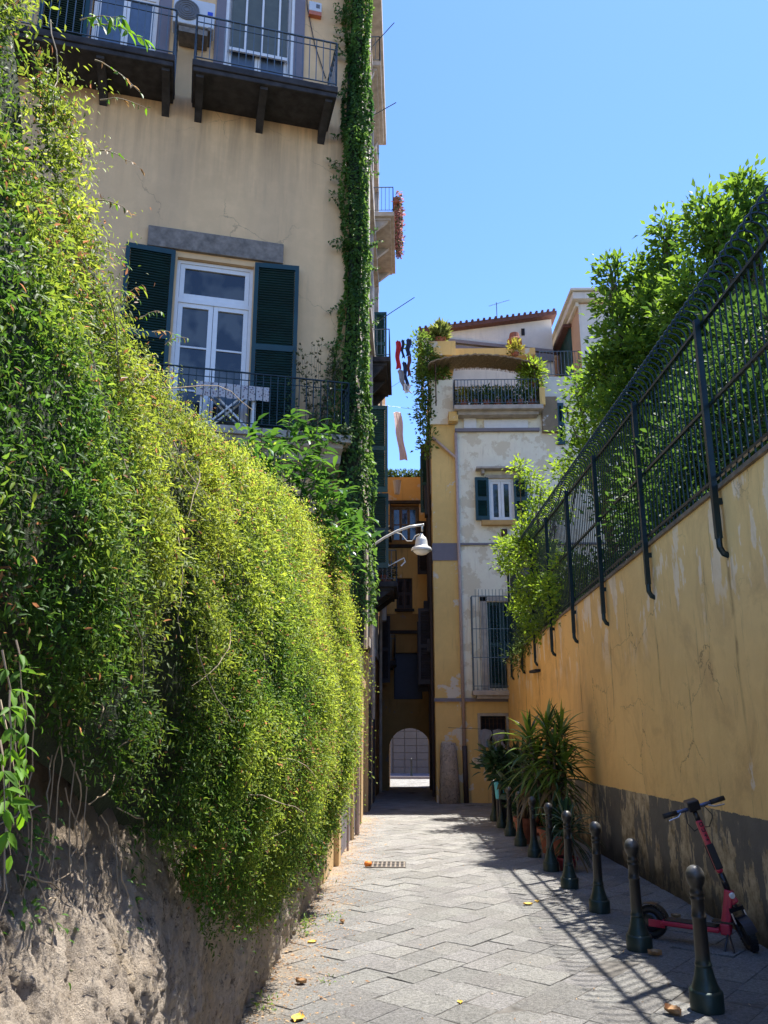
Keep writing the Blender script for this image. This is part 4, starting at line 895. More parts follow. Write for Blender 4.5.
shutter(wb, I4, 2.24,2.67,7.13,8.52,23.57,2.67,math.radians(7)); shutter(wb, I4, 3.46,3.88,7.10,8.50,23.57,3.46,math.radians(-8)); shutter(wb, I4, 4.93,5.16,9.6,11.0,23.57)
mb = MB(); mb.box(2.60,3.53,23.52,23.6,8.50,8.60); mb.box(2.28,3.80,23.25,23.6,8.74,8.80); 
for x in (2.45,3.6): mb.box(x,x+.09,23.33,23.6,8.6,8.74)
mb.build('window_hood', M['stone_pale'], wb)
mb = MB(); mb.box(2.42,3.50,23.42,23.6,6.97,7.12); mb.build('window_sill', plain('ochre_sill', (.52,.30,.10), .9), wb)
mb = MB(); mb.tube([(1.72,23.50,.42),(1.68,23.50,10.0)], .05, 10); mb.tube([onY(432,437,23.5), onY(455,457,23.5), (1.70,23.5,9.1)], .045, 8); mb.build_each('downpipe', M['pink_pipe'], wb, smooth=True)
mb = MB(); mb.tube([(1.74,23.46,gz(23.4)),(1.72,23.46,.42)], .075, 10); mb.build('pipe_shoe', M['dark_pipe'], wb, smooth=True)
mb = MB(); mb.box(3.02,3.20,23.45,23.6,6.55,6.85); mb.build('wall_lantern', M['rust'], wb, bevel=.03)
# caged balcony with green louvred door
mb = MB(); mb.box(1.98,3.9,23.08,23.6,1.84,1.98); mb.box(2.1,3.8,23.2,23.6,1.74,1.84); cgb = mb.build('balcony', M['stone_pale'], wb, bevel=.01)
mb = MB(); xo, yo = 2.02, 23.12
for zz in (4.72,3.75,2.92,2.1): mb.bar((xo,23.58,zz),(xo,yo,zz),.03,.02); mb.bar((xo,yo,zz),(3.86,yo,zz),.03 if zz != 2.92 else .05,.02)
for i in range(5): mb.box(xo-.008,xo+.008,yo+.46*i/4-.008,yo+.46*i/4+.008,1.98,4.72)
for i in range(19): x = xo+1.84*i/18; mb.box(x-.007,x+.007,yo-.007,yo+.007,1.98 if i % 2 == 0 else 1.98,4.92 if i > 0 else 4.72)
mb.build('cage', M['iron_grey'], cgb)
mb = MB(); mb.box(2.30,2.50,23.53,23.6,2.0,4.75); mb.box(2.30,3.7,23.53,23.6,4.62,4.78); mb.build('door_surround', M['stone_pale'], wb)
shutter(wb, I4, 2.53,2.94,2.05,4.6,23.68); shutter(wb, I4, 2.95,3.36,2.05,4.6,23.68)
# low barred window
mb = MB()
for i in range(7): x = 2.24+.69*i/6; mb.box(x-.008,x+.008,23.56,23.575,.36,1.24)
for i in range(6): z = .42+.76*i/5; mb.bar((2.21,23.565,z),(2.96,23.565,z),.014,.01)
mb.build('window_grille', M['rust'], wb)
mb = MB(); mb.box(2.13,2.21,23.55,23.6,.27,1.33); mb.box(2.96,3.04,23.55,23.6,.27,1.33); mb.box(2.21,2.96,23.55,23.6,1.25,1.33); mb.build_each('window_surround', M['stone_pale'], wb)
mb = MB(); mb.tube([(1.25,23.3,.93),(3.2,23.1,.86)], .006, 5); tag(mb.build('clothes_line', M['iron']), 'thin line below the barred window with two grey cloths', 'clothes line')
for x, lab in ((2.28,'grey checked cloth hanging below the barred window, left one'),(2.66,'grey checked cloth hanging below the barred window, right one')): cloth(lab, (x+.02,23.16,.88), .32, .50, 'cloth_grey', 'hanging_cloth', 'cloths under the barred window', 'laundry', 0)
sg = thing('stone_pillar', 'worn stone guard pillar at the foot of the ochre corner', 'pillar', (1.25,23.3,gz(23.3)))
mb = MB(); mb.tube([(1.26,23.36,gz(23.3)-.1),(1.26,23.38,-.3),(1.25,23.42,.28),(1.25,23.44,.50)], [.31,.27,.24,.21], 12); mb.build('shaft', M['rock'], sg, smooth=True)
# lower terrace
mb = MB(); mb.box(1.62,4.42,23.0,23.6,10.62,10.76); mb.box(1.7,4.3,23.2,23.6,10.5,10.62); tb1 = mb.build('terrace_slab', M['stone_pale'], wb, bevel=.01)
railing(I4, [(1.64,23.56),(1.64,23.04),(4.30,23.04),(4.30,23.5)], 10.76, 11.62, .105, .009, .03).build('railing', M['iron_grey'], tb1)
mb = MB(); mb.box(4.30,4.50,23.05,23.6,10.76,11.35); mb.box(1.45,1.75,23.2,23.55,10.3,10.62); mb.build_each('terrace_post', M['ochre'], wb, bevel=.01)
mb = MB(); mb.box(4.45,4.95,23.45,23.62,10.0,11.2); mb.build('broken_render', plaster('exposed_masonry', (.30,.23,.15), .6, .6, (.1,.08,.06), (.5,.48,.44), .1, seed=12), wb, bevel=.02)
mb = MB(); mb.facade(.95,4.6,11.0,13.0,25.3,[(1.7,3.9,11.0,12.35)],.3); mb.add([(.95,25.3,13.0),(4.6,25.3,13.0),(4.6,29,13.0),(.95,29,13.0)],[(0,1,2,3)]); mb.add([(.95,25.3,11),(.95,29.4,11),(.95,29.4,13),(.95,25.3,13)],[(0,1,2,3)]); mb.box(4.6,5.798,23.62,29.4,11.0,11.95); mb.box(4.55,4.6,23.62,25.3,11.0,11.95)
mb.build('terrace_wall', M['white_new'], wb)
mb = MB(); mb.box(1.6,4,25.61,25.7,11,12.4); mb.build('room_backing', M['interior'], wb)
framed(wb, I4, 1.7,3.9,11.0,12.33,25.45,4,[],'curtain',.06,None,'white_paint')
mb = MB(); mb.box(.92,1.75,23.6,25.3,12.75,13.25); mb.box(1.75,4.6,24.9,25.4,13.35,13.6); mb.build_each('parapet', M['ochre'], wb)
# reed canopy
mb = MB(); nx, ny = 44, 8; vs = []
for j in range(ny+1):
    for i in range(nx+1):
        s = i/nx; t = j/ny; vs.append((.82+3.5*s, 22.95+1.0*t, 12.10+.38*math.sin(PI*min(1, s*1.0))**.6-.12*s+.02*math.sin(i*2.1+j)+.02*t))
k = len(vs); vs2 = [(x, y, z+.05+.012*math.sin(x*60)) for x, y, z in vs]
fs = [(j*(nx+1)+i, j*(nx+1)+i+1, (j+1)*(nx+1)+i+1, (j+1)*(nx+1)+i) for j in range(ny) for i in range(nx)]
mb.add(vs+vs2, [f[::-1] for f in fs]+[tuple(q+k for q in f) for f in fs]+[(i, i+1, k+i+1, k+i) for i in range(nx)])
for i in range(110):
    s = i/110; x = .82+3.5*s; z = 12.10+.38*math.sin(PI*min(1, s*1.0))**.6-.12*s; mb.bar((x,22.88-random.random()*.08,z-.01),(x+random.uniform(-.02,.02),24.0,z-.02),.012,.012)
cn = thing('reed_canopy', 'arched brown reed canopy over the lower roof terrace', 'canopy', (2.6,23.8,10.76)); mb.build('matting', M['bamboo'], cn)
mb = MB()
for x, z in ((1.05,12.25),(4.2,12.1)): mb.tube([(x,23.06,10.76),(x,23.06,z)], .022, 6)
mb.build_each('pole', M['rust'], cn)
# upper storey and roof
mb = MB(); zl, zr = 14.62, 15.2; x0, x1 = .78, 5.42
mb.add([(x0,25.9,13.0),(x1,25.9,13.0),(x1,25.9,zr),(x0,25.9,zl)],[(0,1,2,3)]); mb.add([(x0,25.9,13),(x0,29.4,13),(x0,29.4,zl),(x0,25.9,zl)],[(0,1,2,3)]); mb.add([(x1,25.9,13),(x1,29.4,13),(x1,29.4,zr),(x1,25.9,zr)],[(0,1,2,3)])
mb.build('attic_wall', M['white_new'], wb)
mb = MB(); vs = []
for x, z in ((x0-.2,zl-.03),(x1+.15,zr+.03)):
    for y in (25.6,29.6):
        for dz in (0,.15): vs.append((x,y,z+dz))
mb.add(vs,[(0,1,3,2),(4,6,7,5),(0,4,5,1),(2,3,7,6),(0,2,6,4),(1,5,7,3)])
for i in range(24): x = x0-.15+(x1-x0+.2)*i/23; z = zl+.12+(zr-zl+.06)*i/23; mb.tube([(x,25.55,z+.02),(x,29.6,z+.02)], .05, 6)
mb.build('roof', M['roof'], wb)
mb = MB(); a = onY(430,339,25.8); b = onY(553,352,25.8); mb.bar(a, b, .14, .12); a.z -= .30; b.z -= .24; mb.bar(a, b, .10, .26); mb.build('slanting_ledge', M['grey_trim'], wb)
mb = MB(); p = onY(523,332,25.88); mb.box(p.x-.06,p.x+.06,25.86,25.9,p.z-.13,p.z+.13); mb.build('vent', M['interior'], wb)
mb = MB(); mb.facade(5.8,13,11.0,14.45,23.4,[],.1); mb.add([(5.8,23.4,11.95),(5.8,28.4,11.95),(5.8,28.4,14.45),(5.8,23.4,14.45)],[(0,1,2,3)]); mb.add([(6,28.4,11),(13,28.4,11),(13,28.4,14.45),(6,28.4,14.45)],[(0,1,2,3)]); mb.add([(6,23.4,14.45),(13,23.4,14.45),(13,28.4,14.45),(6,28.4,14.45)],[(0,1,2,3)]); mb.add([(13,23.4,11),(13,28.4,11),(13,28.4,14.45),(13,23.4,14.45)],[(0,1,2,3)])
mb.build('pink_wing', M['pink'], wb)
mb = MB(); mb.box(5.803,13,23.37,23.398,11,14.4); mb.build('wing_front', M['white_new'], wb)
mb = MB(); mb.box(5.58,13.2,23.1,28.6,14.46,14.70); mb.box(5.50,13.2,23.0,28.7,14.72,14.80); mb.box(5.70,5.8,23.3,28.4,14.3,14.45); mb.build('eaves', M['white_new'], wb, bevel=.01)
mb = MB(); mb.box(5.74,5.8,24.55,26.5,11.96,14.15); mb.build('terrace_door', M['green_paint_old'], wb); mb = MB(); mb.box(5.52,5.8,24.45,26.7,14.15,14.25); mb.build('door_hood', M['roof'], wb)
railing(I4, [(4.5,23.64),(6.0,23.64)], 11.95, 12.85, .11, .008, .03).build('terrace_railing', M['iron_grey'], wb)
mb = MB(); mb.lathe([(.16,0),(.22,.25),(.26,.30),(.26,.45),(.2,.5),(.16,.7),(.05,.75)], onY(515,352,25.3), 14); mb.build('chimney_pot', M['terracotta'], wb)
# rough items up the alley side of the corner house
mb = MB()
for (y, z0, z1, w) in ((24.6,7.6,8.6,.22),(25.8,9.6,10.4,.3),(26.4,4.6,5.0,.25),(24.9,3.2,3.6,.2)): mb.box(.92-w,.93,y,y+.55,z0,z1)
mb.build_each('wall_box', M['door_dark'], wb)
mb = MB(); mb.tube([(.86,24.5,-1.1),(.85,24.45,6),(.80,24.4,9.5),(.88,24.3,11.0)], .05, 8); mb.tube([(.84,26.5,-1.1),(.84,26.5,10.8)], .05, 8); mb.tube([(.82,25.3,5),(.82,25.3,10.9)], .03, 8); mb.build_each('alley_pipe', M['dark_pipe'], wb)
for (y, x, z0, z1, mt) in ((25.2,.45,2.2,4.6,'door_dark'),(27.5,.45,2.0,4.4,'door_dark'),(25.6,.58,7.9,9.9,'green_paint_old'),(28.2,.50,6.2,8.2,'door_dark')): shutter(wb, I4, x,.92,z0,z1,y,mat=mt)
# plants on the terraces
for i in range(7):
    x = 1.95+i*.36; lab = ['yellow green spiky plant at the left end of the terrace railing','grey green bush second from the left on the terrace','tall green bush third from the left on the terrace','feathery bush in the middle of the terrace','dark bush right of the middle of the terrace','round bush second from the right on the terrace','green bush at the right end of the terrace'][i]
    pot_plant(lab, (x,23.28,10.76), .12, .24, 330, .12, ((.20,.20,.03),(.09,.14,.07),(.07,.13,.03),(.10,.15,.06),(.06,.11,.03),(.07,.13,.04),(.09,.16,.03))[i], rad=.27, group='potted plants behind the terrace railing')
pot_plant('bright green bush spilling over the right end of the terrace', (4.15,22.98+.35,11.5), .14, .1, 900, .15, (.16,.24,.03), rad=.50)
pot_plant('grassy tufts in a planter above the left end of the canopy', (1.25,23.75,13.25), .20, .15, 500, .22, (.13,.16,.04), rad=.30, up=1.5)
pot_plant('small yellow green tuft behind the canopy', (3.9,24.9,13.3), .14, .10, 250, .14, (.18,.18,.03), rad=.28, up=.8)
pot_plant('terracotta pot with a green plant on the corner pier', (1.22,23.6+.25,11.86), .16, .26, 420, .15, (.10,.17,.03), rad=.38)
ci = thing('corner_creeper', 'green creeper spilling down the alley corner of the white house', 'creeper', (.8,23.5,7.8))
blob_leaves('foliage', [((.75,23.6,12.6),(.30,.35,.5),42),((.72,23.6,11.7),(.28,.3,.55),40),((1.1,23.5,11.9),(.3,.3,.2),12),((.70,23.65,10.7),(.26,.25,.6),40),((.80,23.65,9.7),(.14,.2,.6),18),((.6,23.6,13.2),(.3,.3,.3),20)], ci, M['leaf'], .12, .55, 16, .22, ((.03,.07,.02),(.13,.20,.03)))
mb = MB(); mb.tube([(.86,23.6,8),(.84,23.6,11),(.8,23.6,13)], .02, 6); mb.build('stem', M['bark'], ci)
an = thing('roof_antenna', 'thin television antenna on the roof of the white house', 'antenna', (3.6,27,15)); mb = MB(); mb.tube([(3.6,27,15),(3.6,27,16.5)], .016, 6); mb.build('mast', M['iron_grey'], an)
mb = MB(); mb.bar((3.3,27,16.35),(4.1,27,16.6),.012)
for i in range(6): x = 3.35+.14*i; z = 16.36+.045*i; mb.bar((x,26.8,z-.12),(x,27.2,z+.12),.01)
mb.build('elements', M['iron_grey'], an)

# ------------------------------------------------------------------ right garden wall, fence
rw = thing('garden_wall', 'long peeling ochre retaining wall with a flaking grey dado on the right', 'wall', (3.2,10,gz(10)))
def wt(y): return gz(y)+3.97
mb = MB(); ys = np.arange(-5, 23.61, .4)
def rwx(y, z): return 3.02+.018*noise.noise((y*.6, z*.7, 2))+.006*noise.noise((y*3, z*3, 5))
vs = []; zt = 24
for y in ys:
    for j in range(zt+1):
        z = gz(y)-.1+(4.07)*j/zt; vs.append((rwx(y, z), y, z))
for i in range(len(ys)-1):
    for j in range(zt): k = zt+1; mb.f.append((i*k+j, i*k+j+1, (i+1)*k+j+1, (i+1)*k+j))
mb.v = [Vector(p) for p in vs]
mb.slope_box(3.06,3.42,-5,23.59,lambda y: gz(y)-.1,lambda y: gz(y)+3.96); mb.build('plaster_face', M['wall_right'], rw, smooth=False)
mb = MB(); mb.slope_box(2.985,3.44,-5,23.59,lambda y: gz(y)+3.965,lambda y: gz(y)+4.01); mb.build('coping', plain('weathered_coping', (.16,.12,.08), .95, var=.4, bumpy=.4), rw)
mb = MB()
for (y, z) in ((17.6,2.3),): mb.box(2.90,3.02,y,y+.9,z,z+.06)
mb.build('vent_slot', M['interior'], rw)
def ftop(y): return 5.33
fn = thing('iron_fence', 'dark green iron fence with curled tips on top of the ochre wall', 'fence', (3.02,10,wt(10)))
posts = [-3.6,-1.45,.7,2.9,5.05,7.2,9.4,11.6,13.7,15.8,17.9,19.9,21.9]; FX = 2.955
for y in posts:
    mb = MB(); mb.box(FX-.028,FX+.028,y-.028,y+.028,wt(y)-.48,ftop(y)+.05); mb.tube([(FX,y,wt(y)-.46),(FX,y,wt(y)-.56),(FX+.03,y,wt(y)-.62),(FX+.10,y,wt(y)-.65)], .030, 8); mb.box(FX,3.03,y-.02,y+.02,wt(y)-.15,wt(y)-.09)
    mb.build('post', M['fence'], fn)
for ya, yb in zip(posts[:-1], posts[1:]):
    mb = MB(); X = FX+.05
    for f, w in ((lambda y: ftop(y), .045),(lambda y: wt(y)+.12, .03),(lambda y: .5*(ftop(y)+wt(y)), .035)): mb.bar((X,ya,f(ya)),(X,yb,f(yb)), w, .03)
    n = int(round((yb-ya)/.125))
    for i in range(n):
        y = ya+(yb-ya)*(i+.5)/n; zt_ = ftop(y); mb.tube([(X,y,wt(y)+.05),(X,y,zt_-.1)], .009, 5, False)
        R_ = .12; q = [(X,y,zt_-.1)]
        for k in range(8):
            a = PI*1.12*k/7; q.append((X-R_+R_*math.cos(a), y, zt_+.07+R_*math.sin(a)))
        mb.tube(q, .010, 5, False)
    mb.build('fence_panel', M['fence'], fn)

# ------------------------------------------------------------------ garden trees behind the fence
GZ = lambda y: gz(y)+3.6
T0 = ((.010,.03,.009),(.055,.115,.018)); T1 = ((.018,.055,.014),(.085,.165,.022)); T2 = ((.03,.085,.015),(.17,.27,.03)); T1b = ((.015,.05,.014),(.15,.25,.028))
def B(u, v, Y, r, n): p = onY(u, v, Y); return ((p.x, p.y, p.z), r, n)
def spire(u, v0, v1, Y, w, n):      # an upright leading shoot as a chain of small clumps
    m = 4; return [B(u+(k % 2-.5)*3, v0+(v1-v0)*(k+.4)/m, Y, (w*(.55+.15*k), w*(.55+.15*k), .26), n) for k in range(m)]
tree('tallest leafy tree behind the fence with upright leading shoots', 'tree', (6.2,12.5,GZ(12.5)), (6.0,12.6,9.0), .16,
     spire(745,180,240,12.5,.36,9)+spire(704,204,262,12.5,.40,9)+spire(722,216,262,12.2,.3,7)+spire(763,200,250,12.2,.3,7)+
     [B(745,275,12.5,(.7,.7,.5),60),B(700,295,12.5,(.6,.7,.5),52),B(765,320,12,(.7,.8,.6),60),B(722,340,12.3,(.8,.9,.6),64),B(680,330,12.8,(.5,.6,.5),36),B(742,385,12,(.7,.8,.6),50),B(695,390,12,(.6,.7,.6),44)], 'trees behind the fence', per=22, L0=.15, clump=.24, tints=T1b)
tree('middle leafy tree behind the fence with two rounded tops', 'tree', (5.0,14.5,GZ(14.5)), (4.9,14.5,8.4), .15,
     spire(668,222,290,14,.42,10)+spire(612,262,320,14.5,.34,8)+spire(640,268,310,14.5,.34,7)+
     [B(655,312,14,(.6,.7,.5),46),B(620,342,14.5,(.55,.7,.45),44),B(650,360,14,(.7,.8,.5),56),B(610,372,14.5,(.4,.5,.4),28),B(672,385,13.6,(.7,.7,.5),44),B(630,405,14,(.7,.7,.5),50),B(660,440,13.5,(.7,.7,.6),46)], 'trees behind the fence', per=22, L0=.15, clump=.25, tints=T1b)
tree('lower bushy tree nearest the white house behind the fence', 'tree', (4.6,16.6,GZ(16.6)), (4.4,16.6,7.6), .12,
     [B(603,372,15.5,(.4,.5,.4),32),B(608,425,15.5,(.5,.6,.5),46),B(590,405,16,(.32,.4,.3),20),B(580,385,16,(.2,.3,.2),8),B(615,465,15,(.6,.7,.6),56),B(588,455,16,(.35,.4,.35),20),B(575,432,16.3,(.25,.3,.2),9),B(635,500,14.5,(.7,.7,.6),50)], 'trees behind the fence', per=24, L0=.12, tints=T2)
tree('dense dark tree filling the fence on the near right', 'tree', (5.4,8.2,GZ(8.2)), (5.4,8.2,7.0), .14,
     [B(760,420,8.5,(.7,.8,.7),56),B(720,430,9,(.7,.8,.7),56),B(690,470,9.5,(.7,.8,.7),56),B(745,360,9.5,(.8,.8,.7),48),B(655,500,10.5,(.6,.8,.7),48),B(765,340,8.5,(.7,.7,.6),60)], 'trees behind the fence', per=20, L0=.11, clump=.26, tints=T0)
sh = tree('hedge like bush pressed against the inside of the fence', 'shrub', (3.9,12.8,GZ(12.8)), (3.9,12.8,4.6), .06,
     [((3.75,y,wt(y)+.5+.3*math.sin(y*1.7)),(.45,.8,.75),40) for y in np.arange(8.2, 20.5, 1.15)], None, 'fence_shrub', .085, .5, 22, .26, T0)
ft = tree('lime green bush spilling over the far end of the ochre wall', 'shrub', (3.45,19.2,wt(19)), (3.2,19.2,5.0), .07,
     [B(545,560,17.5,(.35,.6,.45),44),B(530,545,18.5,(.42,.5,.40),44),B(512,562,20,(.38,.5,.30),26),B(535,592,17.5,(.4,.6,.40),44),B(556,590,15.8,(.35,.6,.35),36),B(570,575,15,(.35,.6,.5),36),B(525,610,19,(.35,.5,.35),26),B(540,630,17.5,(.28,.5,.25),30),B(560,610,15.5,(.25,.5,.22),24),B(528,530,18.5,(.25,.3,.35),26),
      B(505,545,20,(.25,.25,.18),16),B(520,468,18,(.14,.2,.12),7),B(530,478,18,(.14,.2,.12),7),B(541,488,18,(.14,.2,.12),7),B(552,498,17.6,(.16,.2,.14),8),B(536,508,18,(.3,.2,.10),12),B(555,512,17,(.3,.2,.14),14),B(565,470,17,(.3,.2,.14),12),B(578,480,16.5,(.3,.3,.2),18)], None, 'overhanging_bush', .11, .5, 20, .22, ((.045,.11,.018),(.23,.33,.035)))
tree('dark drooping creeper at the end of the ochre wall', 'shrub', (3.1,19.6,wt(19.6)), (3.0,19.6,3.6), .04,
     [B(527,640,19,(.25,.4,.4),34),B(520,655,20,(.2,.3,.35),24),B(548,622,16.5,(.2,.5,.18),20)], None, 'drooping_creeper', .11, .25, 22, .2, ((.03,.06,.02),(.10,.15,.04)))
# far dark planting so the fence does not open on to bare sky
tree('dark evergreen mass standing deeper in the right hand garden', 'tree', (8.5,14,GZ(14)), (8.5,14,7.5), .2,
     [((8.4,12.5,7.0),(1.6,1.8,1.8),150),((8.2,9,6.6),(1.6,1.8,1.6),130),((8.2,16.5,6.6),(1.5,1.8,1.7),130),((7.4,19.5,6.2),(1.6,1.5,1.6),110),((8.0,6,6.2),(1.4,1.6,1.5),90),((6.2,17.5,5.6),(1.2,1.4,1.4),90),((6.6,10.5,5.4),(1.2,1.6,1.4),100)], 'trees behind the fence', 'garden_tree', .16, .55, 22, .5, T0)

# ------------------------------------------------------------------ bollards
prof = [(.105,0),(.105,.115),(.100,.122),(.088,.128),(.086,.140),(.080,.150),(.064,.200),(.053,.250),(.050,.258),(.054,.264),(.054,.276),(.049,.282),(.047,.30),(.043,.545),(.047,.549),(.047,.561),(.043,.565),(.042,.60),(.042,.655),(.047,.660),(.047,.670),(.043,.675),(.043,.69),(.047,.694),(.047,.706),(.042,.715),(.040,.735),(.046,.745),(.055,.765),(.061,.795),(.058,.825),(.046,.850),(.026,.866),(.004,.871)]
def make_bollard(label):
    o = thing('bollard', label, 'bollard', (0,0,0), 0, 'iron bollards along the right edge of the lane')
    mb = MB(); mb.lathe(prof, n=26); p_ = mb.build('post', M['bollard'], o, smooth=True)
    e = p_.modifiers.new('edge', 'EDGE_SPLIT'); e.split_angle = math.radians(50)
    mb = MB(); mb.lathe([(.007,0),(.007,.004),(.003,.006)], n=8, M=Matrix.Translation((.040,0,.552)) @ Matrix.Rotation(PI/2, 4, 'Y')); mb.lathe([(.007,0),(.007,.004),(.003,.006)], n=8, M=Matrix.Translation((.048,0,.27)) @ Matrix.Rotation(PI/2, 4, 'Y')); mb.build('bolt', M['steel'], o)
    return o
spots = [(1.94,5.67),(1.94,7.17),(1.97,8.68),(1.94,10.03),(1.95,11.30),(1.94,12.62),(1.92,13.95),(1.93,15.37),(1.95,16.8),(1.96,18.2)]
bl = ['nearest iron bollard in front of the red scooter','second iron bollard from the camera, by the scooter rear wheel','third iron bollard from the camera','fourth iron bollard, just before the small red pot','fifth iron bollard, left of the small red pot','sixth iron bollard, in front of the big terracotta pots',
      'seventh iron bollard, below the yucca','eighth iron bollard, beside the rubber plant','ninth iron bollard, under the rubber plant','tenth iron bollard, left of the cyan pot','farthest iron bollard by the white house']
b0 = make_bollard(bl[0])
for i, (x, y) in enumerate(spots):
    o = b0 if i == 0 else copy_tree(b0)
    o.location = (x, y, gz(y)-.004); o.rotation_euler = (random.uniform(-.012,.012), random.uniform(-.012,.012), random.uniform(-.3,.3)); o['label'] = bl[i]

# ------------------------------------------------------------------ plants along the wall
def sword_plant(label, name, base, stems, per, L, W, pot, tint0, tint1, droop=.5, group=None):
    t = thing(name, label, 'plant', base, 0, group); base = Vector(base); mb = MB(); r, h, pm = pot
    mb.lathe([(r*.68,0),(r*.93,h*.82),(r*1.07,h*.83),(r*1.07,h),(r*.95,h),(r*.93,h*.9)], base, 20); mb.build('pot', M[pm], t, smooth=False)
    mb = MB(); mb.lathe([(r*.92,h*.9),(.01,h*.9)], base, 16, cap=False); mb.build('soil', M['soil'], t)
    sm = MB(); V = []; F = []; ST = []; T = []; R = random.Random(len(label))
    for (dx, dy, hh) in stems:
        a = base+Vector((dx*.3, dy*.3, h*.9)); b = base+Vector((dx, dy, hh)); sm.tube([a, a.lerp(b, .5)+Vector((0,0,.02)), b], [.035,.030,.025], 8)
        for k in range(per):
            s = k/per; org = b+Vector((0,0,-s*s*.75*min(1.3, hh-h)*.9+.02)); az_ = k*2.4+R.random(); el = math.radians(82-125*s**.8+R.uniform(-12,12)); ln = L*R.uniform(.75,1.12)*(1 if s > .15 else .8); w = W*R.uniform(.8,1.1)
            d = Vector((math.cos(az_)*math.cos(el), math.sin(az_)*math.cos(el), math.sin(el))); sd = Vector((-math.sin(az_), math.cos(az_), 0)); p = org.copy(); m = 7; i0 = len(V); g = R.random()*(.4+.6*(1-s)); c = [x*(1-g)+y*g for x, y in zip(tint0, tint1)]
            if s > .82 and R.random() < .5: c = [.16,.12,.06]
            for j in range(m+1):
                q = j/m; ww = w*(.5+.9*q if q < .4 else 1.0*(1-((q-.4)/.6)**1.6)*.86+.0)*.5; up = Vector((0,0,1)).cross(sd); 
                V += [p-sd*ww+Vector((0,0,ww*.5)), p, p+sd*ww+Vector((0,0,ww*.5))]; T += [c]*3
                d = (d+Vector((0,0,-droop*.22*(q+.15)*(1 if el < 1.2 else .35)))).normalized(); p = p+d*(ln/m)
            for j in range(m):
                for e in (0, 1): F += [i0+j*3+e, i0+j*3+e+1, i0+(j+1)*3+e+1, i0+(j+1)*3+e]; ST.append(len(F)-4)
    sm.build('stem', M['bark'], t, smooth=True)
    np_mesh('foliage', np.array([tuple(v) for v in V]), np.array(F), np.array(ST), np.array(T), M['blade'], t)
    return t
Yc = 13.2
sword_plant('tall spiky yucca in a large terracotta pot against the ochre wall', 'yucca', (2.30,13.1,gz(13.1)), [(0,0,1.85),(-.26,.2,1.72),(.24,.1,1.80),(.08,-.15,1.55),(-.15,.25,1.40),(.22,-.1,1.30)], 60, .62, .072, (.22,.36,'terracotta'), (.022,.055,.020), (.20,.30,.035), .9)
sword_plant('second terracotta pot with a spiky green plant left of the yucca', 'yucca', (2.06,14.3,gz(14.3)), [(0,0,1.3),(.2,.1,1.1)], 34, .45, .05, (.19,.42,'terracotta'), (.014,.035,.015), (.06,.12,.03), .9)
sword_plant('small red pot with long drooping strap leaves by the bollards', 'spider_plant', (2.18,11.35,gz(11.35)), [(0,0,.62),(.08,.05,.48)], 38, .60, .034, (.14,.17,'red_pot'), (.016,.042,.022), (.06,.12,.05), 1.5)
rp_ = thing('rubber_plant', 'dark broad leaved rubber plant in a cyan pot by the white house', 'plant', (2.22,17.6,gz(17.6)))
mb = MB(); p = (2.2,17.2,gz(17.2)); mb.lathe([(.14,.56),(.17,.88),(.18,.90),(.02,.90)], (2.0,16.95,gz(17.2)), 18); mb.build('pot', M['cyan'], rp_)
mb = MB(); mb.box(1.88,2.12,16.85,17.07,gz(17.2),gz(17.2)+.55); mb.build('pot_stand', M['door_dark'], rp_)
blob_leaves('foliage', [((2.05,17.1,.36),(.28,.3,.24),24),((2.38,16.9,.25),(.28,.35,.35),26),((1.95,16.9,.48),(.2,.2,.14),8),((2.45,16.2,-.1),(.3,.45,.35),26)], rp_, M['leaf_thick'], .22, .45, 12, .30, ((.010,.028,.012),(.035,.075,.03)), 0, .4)
mb = MB(); 
for k in range(6): mb.tube([(2.02,16.97,gz(17.2)+.9),(2.05+.08*math.cos(k),17.0+.1*math.sin(k),0.25),(2.2+.2*math.cos(k),17.0+.3*math.sin(k*2),.7)], [.014,.011,.006], 6)
mb.build('stems', M['bark'], rp_)
pot_plant('low dark leafy plant filling the gap between the rubber plant and the yucca', (2.45,15.6,gz(15.6)), .2, .35, 800, .16, (.018,.045,.018), rad=.40, up=.2, mat='terracotta')
pot_plant('terracotta pot with low greenery nearest the seventh bollard', (2.28,12.25,gz(12.25)), .19, .36, 260, .14, (.02,.05,.02), rad=.22, up=.6, mat='terracotta')

# ------------------------------------------------------------------ electric scooter
SCL = (2.10, 7.62, gz(7.5)); SR = math.radians(-32)
sc_ = thing('kick_scooter', 'coral red electric scooter parked by the grey dado of the right wall', 'scooter', SCL, SR)
Lx = Matrix.Translation(SCL) @ Matrix.Rotation(SR, 4, 'Z') @ Matrix.Rotation(math.radians(-2), 4, 'X') @ Matrix.Rotation(math.radians(-.5), 4, 'Y')
WR = .130
hub = Vector((.86,0,WR)); topv = Vector((.52,0,1.10)); axis = (topv-hub).normalized()
ST_ = Lx @ Matrix.Translation(hub) @ Matrix.Rotation(math.radians(-58), 4, axis) @ Matrix.Translation(-hub)
def wheel(Mx, c, parent):
    mb = MB(Mx); mb.ring(c, WR-.028, .028, (0,1,0), 32, 10)
    for k in range(32): 
        a = 2*PI*k/32; mb.box(-.008,.008,-.024,.024,-.004,.004, Matrix.Translation(Vector(c)+Vector((math.cos(a),0,math.sin(a)))*(WR-.001)) @ Matrix.Rotation(PI/2-a, 4, 'Y'))
    o = mb.build('wheel', M['black'], parent, smooth=False)
    mb = MB(Mx @ Matrix.Translation(c) @ Matrix.Rotation(PI/2, 4, 'X')); mb.lathe([(.02,-.035),(.06,-.032),(.078,-.02),(.078,.02),(.06,.032),(.02,.035)], n=24); mb.build('rim', M['black_gloss'], o, smooth=True)
